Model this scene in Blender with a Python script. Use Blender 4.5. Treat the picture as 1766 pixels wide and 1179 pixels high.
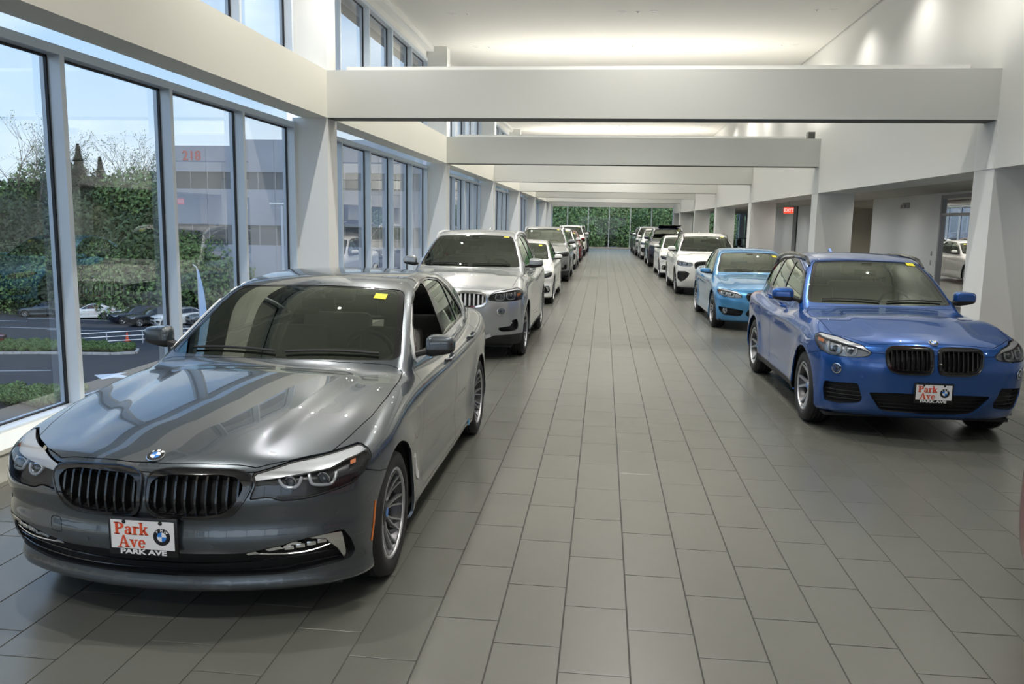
import bpy, bmesh, math, random
import numpy as np
from mathutils import Vector, Matrix
for _o in list(bpy.data.objects): bpy.data.objects.remove(_o)
S = bpy.context.scene
C = S.collection
UP_E, WASH_E, DOWN_E, SOF_E = 165, 4, 195, 42
PI = math.pi
# ---------------------------------------------------------------- camera
F_PX, YAW, PITCH, ROLL, CAM_H = 1402.3, 0.108999, 0.146565, 0.017174, 1.8841
_cy, _sy, _cp, _sp, _cr, _sr = math.cos(YAW), math.sin(YAW), math.cos(PITCH), math.sin(PITCH), math.cos(ROLL), math.sin(ROLL)
_f = Vector((-_sy*_cp, _cy*_cp, -_sp)); _r0 = Vector((_cy, _sy, 0)); _u0 = _r0.cross(_f)
_r = _cr*_r0 + _sr*_u0; _u = -_sr*_r0 + _cr*_u0
cam_data = bpy.data.cameras.new('camera'); cam = bpy.data.objects.new('camera', cam_data); C.objects.link(cam)
cam.matrix_world = Matrix(((_r.x, _u.x, -_f.x, 0), (_r.y, _u.y, -_f.y, 0), (_r.z, _u.z, -_f.z, CAM_H), (0, 0, 0, 1)))
cam_data.sensor_width = 36.0; cam_data.lens = F_PX/1766*36.0; cam_data.clip_start = 0.05; cam_data.clip_end = 2000
S.camera = cam
# ---------------------------------------------------------------- colour management, exposure
S.view_settings.view_transform = 'Standard'; S.view_settings.look = 'None'
S.view_settings.exposure = 0.42; S.view_settings.gamma = 1.0; S.view_settings.use_curve_mapping = False
cy = S.cycles
cy.use_denoising = True
cy.max_bounces = 7; cy.diffuse_bounces = 4; cy.glossy_bounces = 4; cy.transmission_bounces = 4; cy.transparent_max_bounces = 14
cy.sample_clamp_indirect = 6.0; cy.caustics_reflective = False; cy.caustics_refractive = False
# ---------------------------------------------------------------- sky with soft clouds
world = bpy.data.worlds.new('sky'); S.world = world; world.use_nodes = True
_nt = world.node_tree; _nt.nodes.clear(); _N = _nt.nodes.new; _L = _nt.links.new
_out = _N('ShaderNodeOutputWorld'); _bg = _N('ShaderNodeBackground'); _L(_bg.outputs[0], _out.inputs[0])
_tc = _N('ShaderNodeTexCoord'); _sep = _N('ShaderNodeSeparateXYZ'); _L(_tc.outputs['Generated'], _sep.inputs[0])
_ramp = _N('ShaderNodeValToRGB'); _L(_sep.outputs['Z'], _ramp.inputs[0])
_e = _ramp.color_ramp.elements
_e[0].position = 0.0; _e[0].color = (0.66, 0.76, 0.86, 1); _e[1].position = 0.6; _e[1].color = (0.24, 0.46, 0.86, 1)
_m = _e.new(0.12); _m.color = (0.50, 0.66, 0.85, 1); _m = _e.new(0.30); _m.color = (0.34, 0.53, 0.83, 1)
_mp = _N('ShaderNodeMapping'); _mp.inputs['Scale'].default_value = (1.0, 1.0, 3.2); _L(_tc.outputs['Generated'], _mp.inputs[0])
_nz = _N('ShaderNodeTexNoise'); _nz.inputs['Scale'].default_value = 2.6; _nz.inputs['Detail'].default_value = 7; _nz.inputs['Roughness'].default_value = 0.55
_L(_mp.outputs[0], _nz.inputs['Vector'])
_cr2 = _N('ShaderNodeMapRange'); _cr2.inputs[1].default_value = 0.44; _cr2.inputs[2].default_value = 0.66; _L(_nz.outputs[0], _cr2.inputs[0])
_cm = _N('ShaderNodeMath'); _cm.operation = 'MULTIPLY'; _cm.inputs[1].default_value = 0.65; _L(_cr2.outputs[0], _cm.inputs[0])
_mix = _N('ShaderNodeMixRGB'); _mix.inputs[2].default_value = (0.90, 0.93, 0.97, 1); _L(_cm.outputs[0], _mix.inputs[0]); _L(_ramp.outputs[0], _mix.inputs[1])
_L(_mix.outputs[0], _bg.inputs[0]); _bg.inputs[1].default_value = 1.5
# ---------------------------------------------------------------- sun: behind the camera to the right
sun_d = bpy.data.lights.new('sun', 'SUN'); sun_d.energy = 1.8; sun_d.angle = math.radians(2); sun_d.color = (1.0, 0.93, 0.82)
sun = bpy.data.objects.new('sun', sun_d); C.objects.link(sun); sun.rotation_euler = Vector((-.47,.60,-.64)).to_track_quat('-Z', 'Y').to_euler()
# ---------------------------------------------------------------- materials
def mat(name, col=(.8,.8,.8), rough=.5, metal=0., coat=0., coat_r=.03, emit=None, es=0., spec=.5, bump=None, var=None, noise=None):
    m = bpy.data.materials.new(name); m.use_nodes = True
    nt = m.node_tree; b = nt.nodes['Principled BSDF']
    b.inputs['Base Color'].default_value = (*col, 1); b.inputs['Roughness'].default_value = rough
    b.inputs['Metallic'].default_value = metal; b.inputs['Coat Weight'].default_value = coat; b.inputs['Coat Roughness'].default_value = coat_r
    b.inputs['Specular IOR Level'].default_value = spec
    if emit is not None:
        b.inputs['Emission Color'].default_value = (*emit, 1); b.inputs['Emission Strength'].default_value = es
    src = None
    tc = nt.nodes.new('ShaderNodeTexCoord')
    if noise:      # (scale, amount): soft mottling of the colour
        n = nt.nodes.new('ShaderNodeTexNoise'); n.inputs['Scale'].default_value = noise[0]; n.inputs['Detail'].default_value = 4
        nt.links.new(tc.outputs['Object'], n.inputs['Vector'])
        mr = nt.nodes.new('ShaderNodeMapRange'); mr.inputs[1].default_value = .3; mr.inputs[2].default_value = .7
        mr.inputs[3].default_value = 1-noise[1]; mr.inputs[4].default_value = 1+noise[1]; nt.links.new(n.outputs[0], mr.inputs[0])
        mx = nt.nodes.new('ShaderNodeVectorMath'); mx.operation = 'SCALE'; mx.inputs[0].default_value = col
        nt.links.new(mr.outputs[0], mx.inputs['Scale']); nt.links.new(mx.outputs[0], b.inputs['Base Color']); src = mx
    if var:        # a slight difference of tone from piece to piece
        g = nt.nodes.new('ShaderNodeNewGeometry')
        mr = nt.nodes.new('ShaderNodeMapRange'); mr.inputs[3].default_value = 1-var; mr.inputs[4].default_value = 1+var
        nt.links.new(g.outputs['Random Per Island'], mr.inputs[0])
        mx = nt.nodes.new('ShaderNodeVectorMath'); mx.operation = 'SCALE'; mx.inputs[0].default_value = col
        if src: nt.links.new(src.outputs[0], mx.inputs[0])
        nt.links.new(mr.outputs[0], mx.inputs['Scale']); nt.links.new(mx.outputs[0], b.inputs['Base Color'])
    if bump:       # (scale, strength)
        n = nt.nodes.new('ShaderNodeTexNoise'); n.inputs['Scale'].default_value = bump[0]; n.inputs['Detail'].default_value = 5
        nt.links.new(tc.outputs['Object'], n.inputs['Vector'])
        bp = nt.nodes.new('ShaderNodeBump'); bp.inputs['Strength'].default_value = bump[1]; bp.inputs['Distance'].default_value = .01
        nt.links.new(n.outputs[0], bp.inputs['Height']); nt.links.new(bp.outputs[0], b.inputs['Normal'])
    return m
def glass(name, tint=(.8,.9,.85), ior=1.5, rough=0.0, boost=1.0, base=0.0, gcol=(1,1,1)):
    m = bpy.data.materials.new(name); m.use_nodes = True; nt = m.node_tree; nt.nodes.clear(); N = nt.nodes.new; L = nt.links.new
    o = N('ShaderNodeOutputMaterial'); t = N('ShaderNodeBsdfTransparent'); t.inputs[0].default_value = (*tint, 1)
    g = N('ShaderNodeBsdfGlossy'); g.inputs['Roughness'].default_value = rough; g.inputs[0].default_value = (*gcol,1)
    f = N('ShaderNodeFresnel'); f.inputs[0].default_value = ior
    a = N('ShaderNodeMath'); a.operation = 'MULTIPLY_ADD'; a.use_clamp = True; a.inputs[1].default_value = boost; a.inputs[2].default_value = base
    L(f.outputs[0], a.inputs[0]); mx = N('ShaderNodeMixShader'); L(a.outputs[0], mx.inputs[0]); L(t.outputs[0], mx.inputs[1]); L(g.outputs[0], mx.inputs[2])
    L(mx.outputs[0], o.inputs[0]); return m
# ---------------------------------------------------------------- mesh helpers
class MB:
    """collects shapes; build() links them as ONE mesh object"""
    def __init__(s): s.v = []; s.f = []; s.sm = []
    def add(s, v, f, smooth=False):
        n = len(s.v); s.v += [tuple(p) for p in v]; s.f += [tuple(i+n for i in q) for q in f]; s.sm += [smooth]*len(f); return s
    def box(s, x0, x1, y0, y1, z0, z1):
        v = [(x0,y0,z0),(x1,y0,z0),(x1,y1,z0),(x0,y1,z0),(x0,y0,z1),(x1,y0,z1),(x1,y1,z1),(x0,y1,z1)]
        return s.add(v, [(0,3,2,1),(4,5,6,7),(0,1,5,4),(1,2,6,5),(2,3,7,6),(3,0,4,7)])
    def rbox(s, x0, x1, y0, y1, z0, z1, r=.02, seg=2, rot=None, loc=(0,0,0)):
        bm = bmesh.new(); bmesh.ops.create_cube(bm, size=1)
        for v in bm.verts: v.co = Vector(((x0+x1)/2 + v.co.x*(x1-x0), (y0+y1)/2 + v.co.y*(y1-y0), (z0+z1)/2 + v.co.z*(z1-z0)))
        bmesh.ops.bevel(bm, geom=list(bm.edges), offset=r, segments=seg, profile=.5, affect='EDGES')
        if rot is not None:
            bmesh.ops.transform(bm, matrix=Matrix.Translation(loc) @ rot, verts=bm.verts)
        s.add([v.co[:] for v in bm.verts], [[v.index for v in f.verts] for f in bm.faces], True); bm.free(); return s
    def lathe(s, prof, axis='z', c=(0,0,0), n=24, close=False):
        """prof: (radius, height) pairs turned round the axis"""
        v = []; f = []
        for r, h in prof:
            for k in range(n):
                a = 2*PI*k/n; ca, sa = r*math.cos(a), r*math.sin(a)
                p = (ca, sa, h) if axis == 'z' else ((h, ca, sa) if axis == 'x' else (sa, h, ca))
                v.append((p[0]+c[0], p[1]+c[1], p[2]+c[2]))
        m = len(prof)
        for i in range(m-1 if not close else m):
            j = (i+1) % m
            for k in range(n): f.append((i*n+k, i*n+(k+1)%n, j*n+(k+1)%n, j*n+k))
        return s.add(v, f, True)
    def tube(s, pts, r, n=8, closed=False, cap=True, flat=1.0):
        P = [Vector(p) for p in pts]; m = len(P); v = []; f = []; up = Vector((0,0,1))
        prevn = None
        for i, p in enumerate(P):
            a = P[(i-1) % m] if (closed or i > 0) else p; b = P[(i+1) % m] if (closed or i < m-1) else p
            t = (b-a).normalized() if (b-a).length > 1e-9 else Vector((0,1,0))
            if prevn is None:
                nn = t.cross(up) if abs(t.z) < .95 else t.cross(Vector((1,0,0)))
            else: nn = prevn - t*prevn.dot(t)
            nn.normalize(); prevn = nn; bb = t.cross(nn); rr = r[i] if isinstance(r, (list, tuple)) else r
            for k in range(n):
                an = 2*PI*k/n; v.append(tuple(p + nn*math.cos(an)*rr + bb*math.sin(an)*rr*flat))
        for i in range(m if closed else m-1):
            j = (i+1) % m
            for k in range(n): f.append((i*n+k, j*n+k, j*n+(k+1)%n, i*n+(k+1)%n))
        if cap and not closed: f.append(tuple(range(n))); f.append(tuple((m-1)*n+k for k in range(n-1, -1, -1)))
        return s.add(v, f, True)
    def ball(s, c, r, sc=(1,1,1), n=12, m=8):
        prof = [(max(1e-4, r*math.sin(PI*i/m)), -r*math.cos(PI*i/m)) for i in range(m+1)]
        b = MB().lathe(prof, n=n); return s.add([(c[0]+x*sc[0], c[1]+y*sc[1], c[2]+z*sc[2]) for x,y,z in b.v], b.f, True)
    def prism(s, poly, d0, d1, plane='xz', smooth=False):
        """a flat outline extruded; plane xz -> along y, yz -> along x, xy -> along z"""
        n = len(poly)
        def P(a, b, d): return (a,d,b) if plane == 'xz' else ((d,a,b) if plane == 'yz' else (a,b,d))
        v = [P(a,b,d0) for a,b in poly] + [P(a,b,d1) for a,b in poly]
        f = [tuple(range(n)), tuple(range(2*n-1, n-1, -1))] + [(i, i+n, (i+1)%n+n, (i+1)%n) for i in range(n)]
        return s.add(v, f, smooth)
    def mesh(s, name, m=None):
        me = bpy.data.meshes.new(name); me.from_pydata(s.v, [], s.f)
        me.polygons.foreach_set('use_smooth', s.sm); 
        if m: me.materials.append(m)
        me.update()
        return me
    def build(s, name, m=None, parent=None, fix=True, loc=None):
        me = s.mesh(name, m)
        if fix:
            bm = bmesh.new(); bm.from_mesh(me); bmesh.ops.recalc_face_normals(bm, faces=bm.faces); bm.to_mesh(me); bm.free()
        if any(s.sm): sharp(me)
        return link(name, me, parent, loc)
def sharp(me, ang=40):
    bm = bmesh.new(); bm.from_mesh(me); a = math.radians(ang)
    for e in bm.edges:
        if len(e.link_faces) == 2 and e.calc_face_angle(0) > a: e.smooth = False
    bm.to_mesh(me); bm.free()
def link(name, data, parent=None, loc=None):
    o = bpy.data.objects.new(name, data); C.objects.link(o)
    if loc is not None: o.location = loc
    if parent is not None: o.parent = parent
    return o
def tag(o, label=None, cat=None, group=None, kind=None):
    if label: o['label'] = label
    if cat: o['category'] = cat
    if group: o['group'] = group
    if kind: o['kind'] = kind
    return o
def empty(name, loc=(0,0,0), rz=0, label=None, cat=None, group=None, kind=None):
    o = link(name, None, None, loc); o.rotation_euler = (0,0,rz); o.empty_display_size = .2
    return tag(o, label, cat, group, kind)
def copy_tree(o, parent=None):
    c = o.copy(); C.objects.link(c); c.parent = parent
    for ch in list(KIDS.get(o.name, [])) if False else [x for x in ALLK(o)]: copy_tree(ch, c)
    return c
def ALLK(o): return list(o.children)
def fillet(poly, r, n=4):
    """round the corners of a closed outline; r one radius or one per corner"""
    out = []; m = len(poly)
    for i, p in enumerate(poly):
        rr = r[i] if isinstance(r, (list, tuple)) else r
        P = Vector(p); A = Vector(poly[i-1]); B = Vector(poly[(i+1) % m])
        da = (A-P); db = (B-P); la, lb = da.length, db.length
        d = min(rr, la*.49, lb*.49)
        if d < 1e-4: out.append(tuple(P)); continue
        a = P+da.normalized()*d; b = P+db.normalized()*d
        for k in range(n+1):
            t = k/n; out.append(tuple(a*(1-t)**2 + P*2*t*(1-t) + b*t*t))
    return out
def spline(pts, n=6, closed=False):
    P = [np.array(p, float) for p in pts]; m = len(P); out = []
    for i in range(m if closed else m-1):
        p0 = P[(i-1) % m] if (closed or i > 0) else 2*P[0]-P[1]; p1 = P[i]; p2 = P[(i+1) % m]
        p3 = P[(i+2) % m] if (closed or i < m-2) else 2*P[-1]-P[-2]
        for k in range(n):
            t = k/n; out.append(tuple(.5*((2*p1)+(-p0+p2)*t+(2*p0-5*p1+4*p2-p3)*t*t+(-p0+3*p1-3*p2+p3)*t**3)))
    if not closed: out.append(tuple(P[-1]))
    return out
# ================================================================ the room
XL, XR, ZB, ZT, ZC = -4.0, 5.1, 3.32, 3.975, 6.15
SP = 9.0; Y0 = 11.65; YEND = 62.5; YB = -13.0
ML = mat('painted_wall', (.80,.80,.77), .6, bump=(60,.02))
M_white = mat('white_paint', (.86,.865,.84), .55)
M_beam = mat('beam_paint', (.66,.67,.635), .6)
M_cream = mat('cream_paint', (.86,.85,.76), .6)
M_beige = mat('beige_paint', (.52,.49,.42), .6)
M_ceil = mat('ceiling_paint', (.80,.79,.74), .7)
M_alu = mat('painted_aluminium', (.70,.77,.84), .35, metal=.2)
M_black = mat('black_gasket', (.012,.013,.016), .45)
M_dark = mat('reveal_and_shade', (.12,.12,.11), .7)
M_grout = mat('dark_grout', (.05,.05,.045), .9)
M_tile = mat('grey_porcelain_tile', (.108,.110,.096), .27, spec=.55, var=.035, noise=(2.2,.05), bump=(180,.03))
M_win = glass('window_glass', (.62,.67,.685), 1.5, boost=1.7, base=.05)
M_chrome = mat('chrome', (.85,.86,.88), .08, metal=1)
M_steel = mat('brushed_steel', (.5,.5,.5), .35, metal=1)
M_lamp = mat('lamp_trim', (.8,.8,.78), .4)
def st(name, mb, m, parent=None):
    o = mb.build(name, m, parent)
    if parent is None: o['kind'] = 'structure'
    return o
# ---- floor: slab and tiles
floor = empty('floor', (0,0,0), kind='structure')
MB().box(-4.7, 13, YB, YEND+.6, -.30, -.0035).build('grout_bed', M_grout, floor)
TW, TL, GAP = .305, .610, .0030
def tile_mesh(w, l):
    b = .0012; m = MB()
    m.add([(0,0,-.009),(w,0,-.009),(w,l,-.009),(0,l,-.009),(0,0,-b),(w,0,-b),(w,l,-b),(0,l,-b),(b,b,0),(w-b,b,0),(w-b,l-b,0),(b,l-b,0)],
          [(0,1,5,4),(1,2,6,5),(2,3,7,6),(3,0,4,7),(4,5,9,8),(5,6,10,9),(6,7,11,10),(7,4,8,11),(8,9,10,11)])
    return m
_tm = tile_mesh(TW-2*GAP, TL-2*GAP); _tme = _tm.mesh('tile', M_tile)
_cand = []
for i in range(-15, 42):
    x = .1728 + i*TW; off = (3.6208 - .2033*i) % TL
    for k in range(-9, 103):
        y = off + k*TL
        if y+TL > YEND: continue
        cx, cyy = x+TW/2, y+TL/2
        v = Vector((cx, cyy, -CAM_H)); z = v.dot(_f)
        vis = False; area = 0
        if z > .3:
            u = 883+F_PX*v.dot(_r)/z; w = 589.5-F_PX*v.dot(_u)/z
            vis = -40 < u < 1800 and w < 1215; area = 1/z**3
        _cand.append((area if vis else 0, x, y))
_cand.sort(key=lambda t: -t[0])
for a, x, y in _cand[:300]: link('tile', _tme, floor, (x+GAP, y+GAP, 0))
_v = np.array(_tm.v); _rest = MB()
for a, x, y in _cand[300:]:
    _rest.add((_v + (x+GAP, y+GAP, 0)).tolist(), _tm.f)
_o = link('floor_tiles', _rest.mesh('floor_tiles', M_tile), floor); _o['kind'] = 'stuff'
# ---- ceiling, right upper wall
st('ceiling', MB().box(XL-.9, XR-.03, YB, YEND+.3, ZC, ZC+.25), M_ceil)
st('trim_1', MB().box(XR-.03, XR+.02, YB, YEND, ZC+.06, ZC+.25), M_dark)
m = MB().box(XR, XR+.85, YB, YEND, 2.69, ZC+.25)
st('wall_right', m, ML)
ys = [Y0+SP*k for k in range(-2, 6)]
# ---- columns and beams
col_l, col_r, beams = [], [], []
for k, y in enumerate(ys):
    m = MB().box(XL-.52, XL, y, y+.42, 0, ZB)
    st('left_column', m, M_white)
    m = MB().box(XL-.52, XL-.004, y+.02, y+.42, ZT, ZC)
    st('clerestory_column', m, M_white)
    m = MB().box(XR+.0015, XR+.85, y-.05, y+.55, 0, 2.69)
    st('right_column', m, M_white)
    if y > 3 or y < -5:
        m = MB().box(XL, XR, y, y+.38, ZB, ZT)
        b = st('cross_beam', m, M_beam)
        st('light_trough', MB().box(-3.72, 4.72, y+.05, y+.33, ZT, ZT+.055), M_white, b)
        st('underside_shade', MB().box(XL, XR, y+.012, y+.368, ZB-.006, ZB), M_dark, b)  # dark sheet under the beam, its shade put into the colour
        # a shallow projecting pilaster line on the right wall
        st('pilaster', MB().box(XR-.012, XR, y-.05, y+.55, 2.69, ZB-.006), M_white, b)
# ---- left fascia with ledge, low wall, windows
st('wall_left', MB().box(XL-.38, XL-.0, YB, YEND, ZB, ZT), M_cream)
st('trim_2', MB().box(XL-.66, XL-.38, YB, YEND, ZT-.10, ZT+.012), M_white)
st('baseboard_left', MB().box(XL-.66, -4.17, YB, YEND, 0, .20).box(XL-.66, -4.15, YB, YEND, .203, .235), M_cream)
st('trim_3', MB().box(XL-.95, XL-.52, YB, YEND, ZC-.32, ZC+.25).box(XL-.52, XL-.34, YB, YEND, ZC-.12, ZC+.0), M_white)
XG = -4.60; MF = -4.48
wn = 0
def bay(y0, y1, z0, z1, zt, n, lower=True):
    """one glazed bay between two columns: sill, head, mullions and one pane to each opening"""
    global wn
    wn += 1
    w = empty('window_%d' % wn, (XG, y0, z0), kind='structure')
    def P(mb, name, m): o = mb.build(name, m, w); o.location = (-XG, -y0, -z0); return o
    P(MB().box(XG-.08, MF, y0, y1, z0, z0+.055), 'sill_rail', M_alu)
    P(MB().box(XG-.03, MF-.001, y0, y1, z1-.075, z1), 'head_rail', M_alu)
    if lower:
        P(MB().box(XG-.05, XG+.01, y0, y1, z1+.001, zt), 'upper_glass', M_win) if False else None
        P(MB().add([(XG,y0,z1),(XG,y1,z1),(XG,y1,zt),(XG,y0,zt)], [(0,1,2,3)]), 'upper_glass', M_win)
    d = (y1-y0)/n
    for i in range(n+1):
        yy = y0+i*d
        a, b = (yy, yy+.05) if i == 0 else ((yy-.05, yy) if i == n else (yy-.03, yy+.03))
        P(MB().box(XG-.06, MF+.002, a, b, z0+.05, (z1-.07) if i % n or not lower else z1+.02), 'mullion', M_alu)
    for i in range(n):
        a = y0+i*d+(.05 if i == 0 else .03); b = y0+(i+1)*d-(.05 if i == n-1 else .03)
        P(MB().add([(XG,a,z0+.05),(XG,b,z0+.05),(XG,b,z1-.07),(XG,a,z1-.07)], [(0,1,2,3)]), 'glass_pane', M_win)
        g = .018
        P(MB().box(XG-.012, XG+.012, a, a+g, z0+.05, z1-.07).box(XG-.012, XG+.012, b-g, b, z0+.05, z1-.07)
          .box(XG-.012, XG+.012, a, b, z0+.05, z0+.05+g).box(XG-.012, XG+.012, a, b, z1-.07-g*1.4, z1-.07), 'gasket', M_black)
for k in range(-3, 6):
    y0 = Y0+SP*k+.42; y1 = Y0+SP*(k+1)
    if y1 < YB+1: continue
    if k == 5: y1 = YEND
    n = 5 if k < 5 else 3
    bay(max(y0, YB), y1, .20, 3.25, 3.9, n)
    bay(max(y0, YB), y1, ZT-.04, 5.86, 5.86, n, lower=False)
M_win2 = glass('end_window_glass', (.86,.90,.90), 1.5, boost=.8, base=0.0)
# ---- end wall of glass
wn += 1
ew = empty('window_%d' % wn, (0, YEND, 0), kind='structure')
def PE(mb, name, m): o = mb.build(name, m, ew); o.location = (0, -YEND, 0); return o
PE(MB().box(XL-.7, 13, YEND, YEND+.25, -.3, .10), 'end_curb', M_beige)
PE(MB().box(XL-.7, 13, YEND, YEND+.3, 3.10, ZC), 'end_header', M_white)
xs = [-3.93, -2.77, -1.19, .38, 1.97, 3.54, 5.12, 6.7, 8.28, 9.86, 11.4]
for i, x in enumerate(xs):
    PE(MB().box(x-.035, x+.035, YEND+.05, YEND+.17, .10, 3.10), 'mullion', M_alu)
    if i: PE(MB().add([(xs[i-1]+.035, YEND+.11, .10), (x-.035, YEND+.11, .10), (x-.035, YEND+.11, 3.1), (xs[i-1]+.035, YEND+.11, 3.1)], [(0,1,2,3)]), 'glass_pane', M_win2)
st('end_column', MB().box(5.1, 5.95, YEND-.55, YEND+.05, 0, 2.69), M_white)
# ---- the low zone to the right, behind the columns
XB = 9.4
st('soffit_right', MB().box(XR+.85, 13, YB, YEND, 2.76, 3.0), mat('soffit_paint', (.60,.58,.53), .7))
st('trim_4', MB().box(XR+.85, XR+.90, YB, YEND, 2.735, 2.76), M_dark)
st('wall_left_end', MB().box(XL-.6, XL+.06, YEND-1.6, YEND, 0, ZB), M_white)
for x in range(-4, 13, 2): st('rear_mullion', MB().box(x-.04, x+.04, YB-.1, YB, 0, ZC), M_alu)
XB = 8.2
def wb(y0, y1, z0=0, z1=2.76, x=XB, mm=None): 
    return MB().box(x, x+.15, y0, y1, z0, z1)
M_gwall = mat('grey_white_wall', (.76,.77,.77), .6)
m = wb(YB, 16.9).box(XB, XB+.15, 21.25, 26.4, 0, 2.76).box(XB, XB+.15, 31.2, 36.2, 0, 2.76).box(XB, XB+.15, 37.1, 44.3, 0, 2.76).box(XB, XB+.15, 16.9, 21.25, 2.70, 2.76)
m.box(XB+.15, XB+2.2, 44.15, 44.3, 0, 2.76)
st('wall_back', m, M_gwall)
# alcove behind the third opening: lowered ceiling and dark back wall
m = MB().box(XB+1.6, XB+1.75, 26.2, 31.4, 0, 2.6).box(XB+.15, XB+1.75, 26.25, 26.4, 0, 2.6).box(XB+.15, XB+1.75, 31.2, 31.35, 0, 2.6).box(XB+.15, XB+1.75, 26.3, 31.3, 2.58, 2.76)
st('wall_alcove', m, M_beige)
st('wall_passage', MB().box(XB+.15, XB+1.6, 37.1, 37.2, 0, 2.76).box(XB+1.5, XB+1.6, 36.0, 37.2, 0, 2.76), M_dark)
st('trim_5', MB().box(XB-.012, XB, YB, 16.9, 0, .1).box(XB-.012, XB, 21.25, 26.4, 0, .1).box(XB-.012, XB, 31.2, 36.2, 0, .1).box(XB-.012, XB, 37.1, 44.3, 0, .1), M_gwall)
# glazed door with transom in the back wall
M_frame = mat('door_frame_aluminium', (.33,.33,.34), .4, metal=.5)
M_glass2 = glass('door_glass', (.55,.52,.47), 1.5, boost=2.2, base=.12)
d = empty('door_1', (XB, 21.2, 0), kind='structure')
def PD(mb, name, m_): o = mb.build(name, m_, d); o.location = (-XB, -21.2, 0); return o
fr = MB()
for y in (21.17, 19.1, 17.0): PD(MB().box(XB-.03, XB+.1, y-.04, y+.04, 0, 2.70), 'frame_post', M_frame)
for z0, z1 in ((2.62,2.70),(2.20,2.27),(0,.12)): PD(MB().box(XB-.025, XB+.098, 17, 21.2, z0, z1), 'frame_rail', M_frame)
for a, b in ((19.14, 21.13), (17.04, 19.06)):
    PD(MB().add([(XB+.03,a,.12),(XB+.03,b,.12),(XB+.03,b,2.20),(XB+.03,a,2.20)], [(0,1,2,3)]), 'glass_pane', M_glass2)
    PD(MB().add([(XB+.03,a,2.27),(XB+.03,b,2.27),(XB+.03,b,2.62),(XB+.03,a,2.62)], [(0,1,2,3)]), 'transom_pane', M_glass2)
PD(MB().tube([(XB-.03,19.25,.9),(XB-.07,19.25,.95),(XB-.07,19.25,1.35),(XB-.03,19.25,1.4)], .012), 'handle', M_steel)
st('wall_room', MB().box(XB+3.2, XB+3.3, 15, 23, 0, 2.8).box(XB+.15, XB+3.2, 22.6, 22.7, 0, 2.8).box(XB+.15, XB+3.2, 15.3, 15.4, 0, 2.8), M_beige)
# emergency light on the back wall
e = empty('emergency_light', (XB, 23.5, 2.52), label='small grey emergency light fitting high on the white back wall', cat='light')
MB().rbox(-.09, 0, -.17, .17, -.09, .07, .02).build('housing', mat('fitting_grey', (.5,.5,.48), .5), e)
for s in (-.1, .1):
    MB().lathe([(.0,-.06),(.05,-.06),(.055,-.03),(.03,.0)], 'x', (-.09, s, -.05), 14).build('lamp_head', M_steel, e)
# exit sign under the low ceiling
e = empty('exit_sign', (6.12, 28.4, 2.42), label='small red and white exit sign hanging from the low ceiling', cat='sign')
MB().rbox(-.16, .16, -.02, .02, -.1, .1, .006).build('housing', mat('exit_red', (.75,.03,.02), .4, emit=(1,.08,.04), es=.9), e)
MB().box(-.01, .01, -.01, .01, .1, .34).build('hanger', M_steel, e)
tc_ = bpy.data.curves.new('exit_text', 'FONT'); tc_.body = 'EXIT'; tc_.size = .15; tc_.align_x = 'CENTER'; tc_.align_y = 'CENTER'; tc_.extrude = .002
def text_mesh(name, body, size, m, parent, loc, rot=(PI/2,0,0), ext=.001, off=0., xs=1., sp=1.):
    c = bpy.data.curves.new(name, 'FONT'); c.body = body; c.size = size; c.align_x = 'CENTER'; c.align_y = 'CENTER'; c.extrude = ext; c.offset = off; c.space_character = sp
    t = bpy.data.objects.new(name, c); C.objects.link(t)
    dg = bpy.context.evaluated_depsgraph_get(); me = bpy.data.meshes.new_from_object(t.evaluated_get(dg)); me.name = name
    bpy.data.objects.remove(t); bpy.data.curves.remove(c)
    me.materials.clear(); me.materials.append(m)
    o = link(name, me, parent, loc); o.rotation_euler = rot; o.scale = (xs, 1, 1); return o
M_signwhite = mat('sign_white', (.9,.85,.8), .5, emit=(1,.9,.85), es=.5)
text_mesh('lettering', 'EXIT', .15, M_signwhite, e, (0,-.021,0), off=.003)
# light switches beside the glass door
for i, z in enumerate((1.05, 1.28)):
    o = MB().rbox(XB-.012, XB, 21.55, 21.63, z-.06, z+.06, .004).build('wall_switch', mat('switch_grey', (.42,.42,.42), .5))
    tag(o, ['small grey wall switch beside the glass door, lower of the two', 'small grey wall switch beside the glass door, upper of the two'][i], 'switch', 'wall switches')
# grey speaker box standing on the end of the second beam
e = empty('speaker_box', (4.88, 20.78, ZT), label='small dark grey speaker box on the right end of the second beam', cat='speaker')
MB().rbox(-.085, .085, -.1, .1, 0, .17, .01).build('cabinet', mat('speaker_grey', (.22,.22,.20), .6), e)
MB().box(-.07, .07, -.104, -.1, .02, .15).build('grille', mat('speaker_mesh', (.10,.10,.095), .8), e)
# ---- fittings in the ceiling
M_recess = mat('downlight_recess', (.25,.25,.24), .3, metal=.6)
def ring(): return MB().lathe([(.052,-.002),(.085,-.006),(.088,0)], n=18)
gl = empty('downlight', (0,0,0))
_r1 = ring().build('trim_ring', M_lamp, gl)
_r2 = MB().lathe([(.052,-.002),(.035,.07),(.001,.07)], n=16).build('reflector', M_recess, gl)
_r3 = MB().lathe([(.012,.03),(.03,.035),(.034,.045)], n=12).build('lens', M_steel, gl)
sp_ = empty('sprinkler', (0,0,0))
MB().lathe([(.001,-.008),(.038,-.008),(.042,0)], n=16).build('cover_plate', M_white, sp_)
MB().lathe([(.001,-.022),(.012,-.02),(.012,-.008)], n=8).build('head', M_steel, sp_)
rowsY = [8.2, 11.0, 14.5, 17.5, 20.72, 24, 27.4, 30.6, 34, 37, 40.4, 44, 47.5, 51, 54.5, 58]
first = True; firsts = True
ceiling = bpy.data.objects['ceiling']
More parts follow.
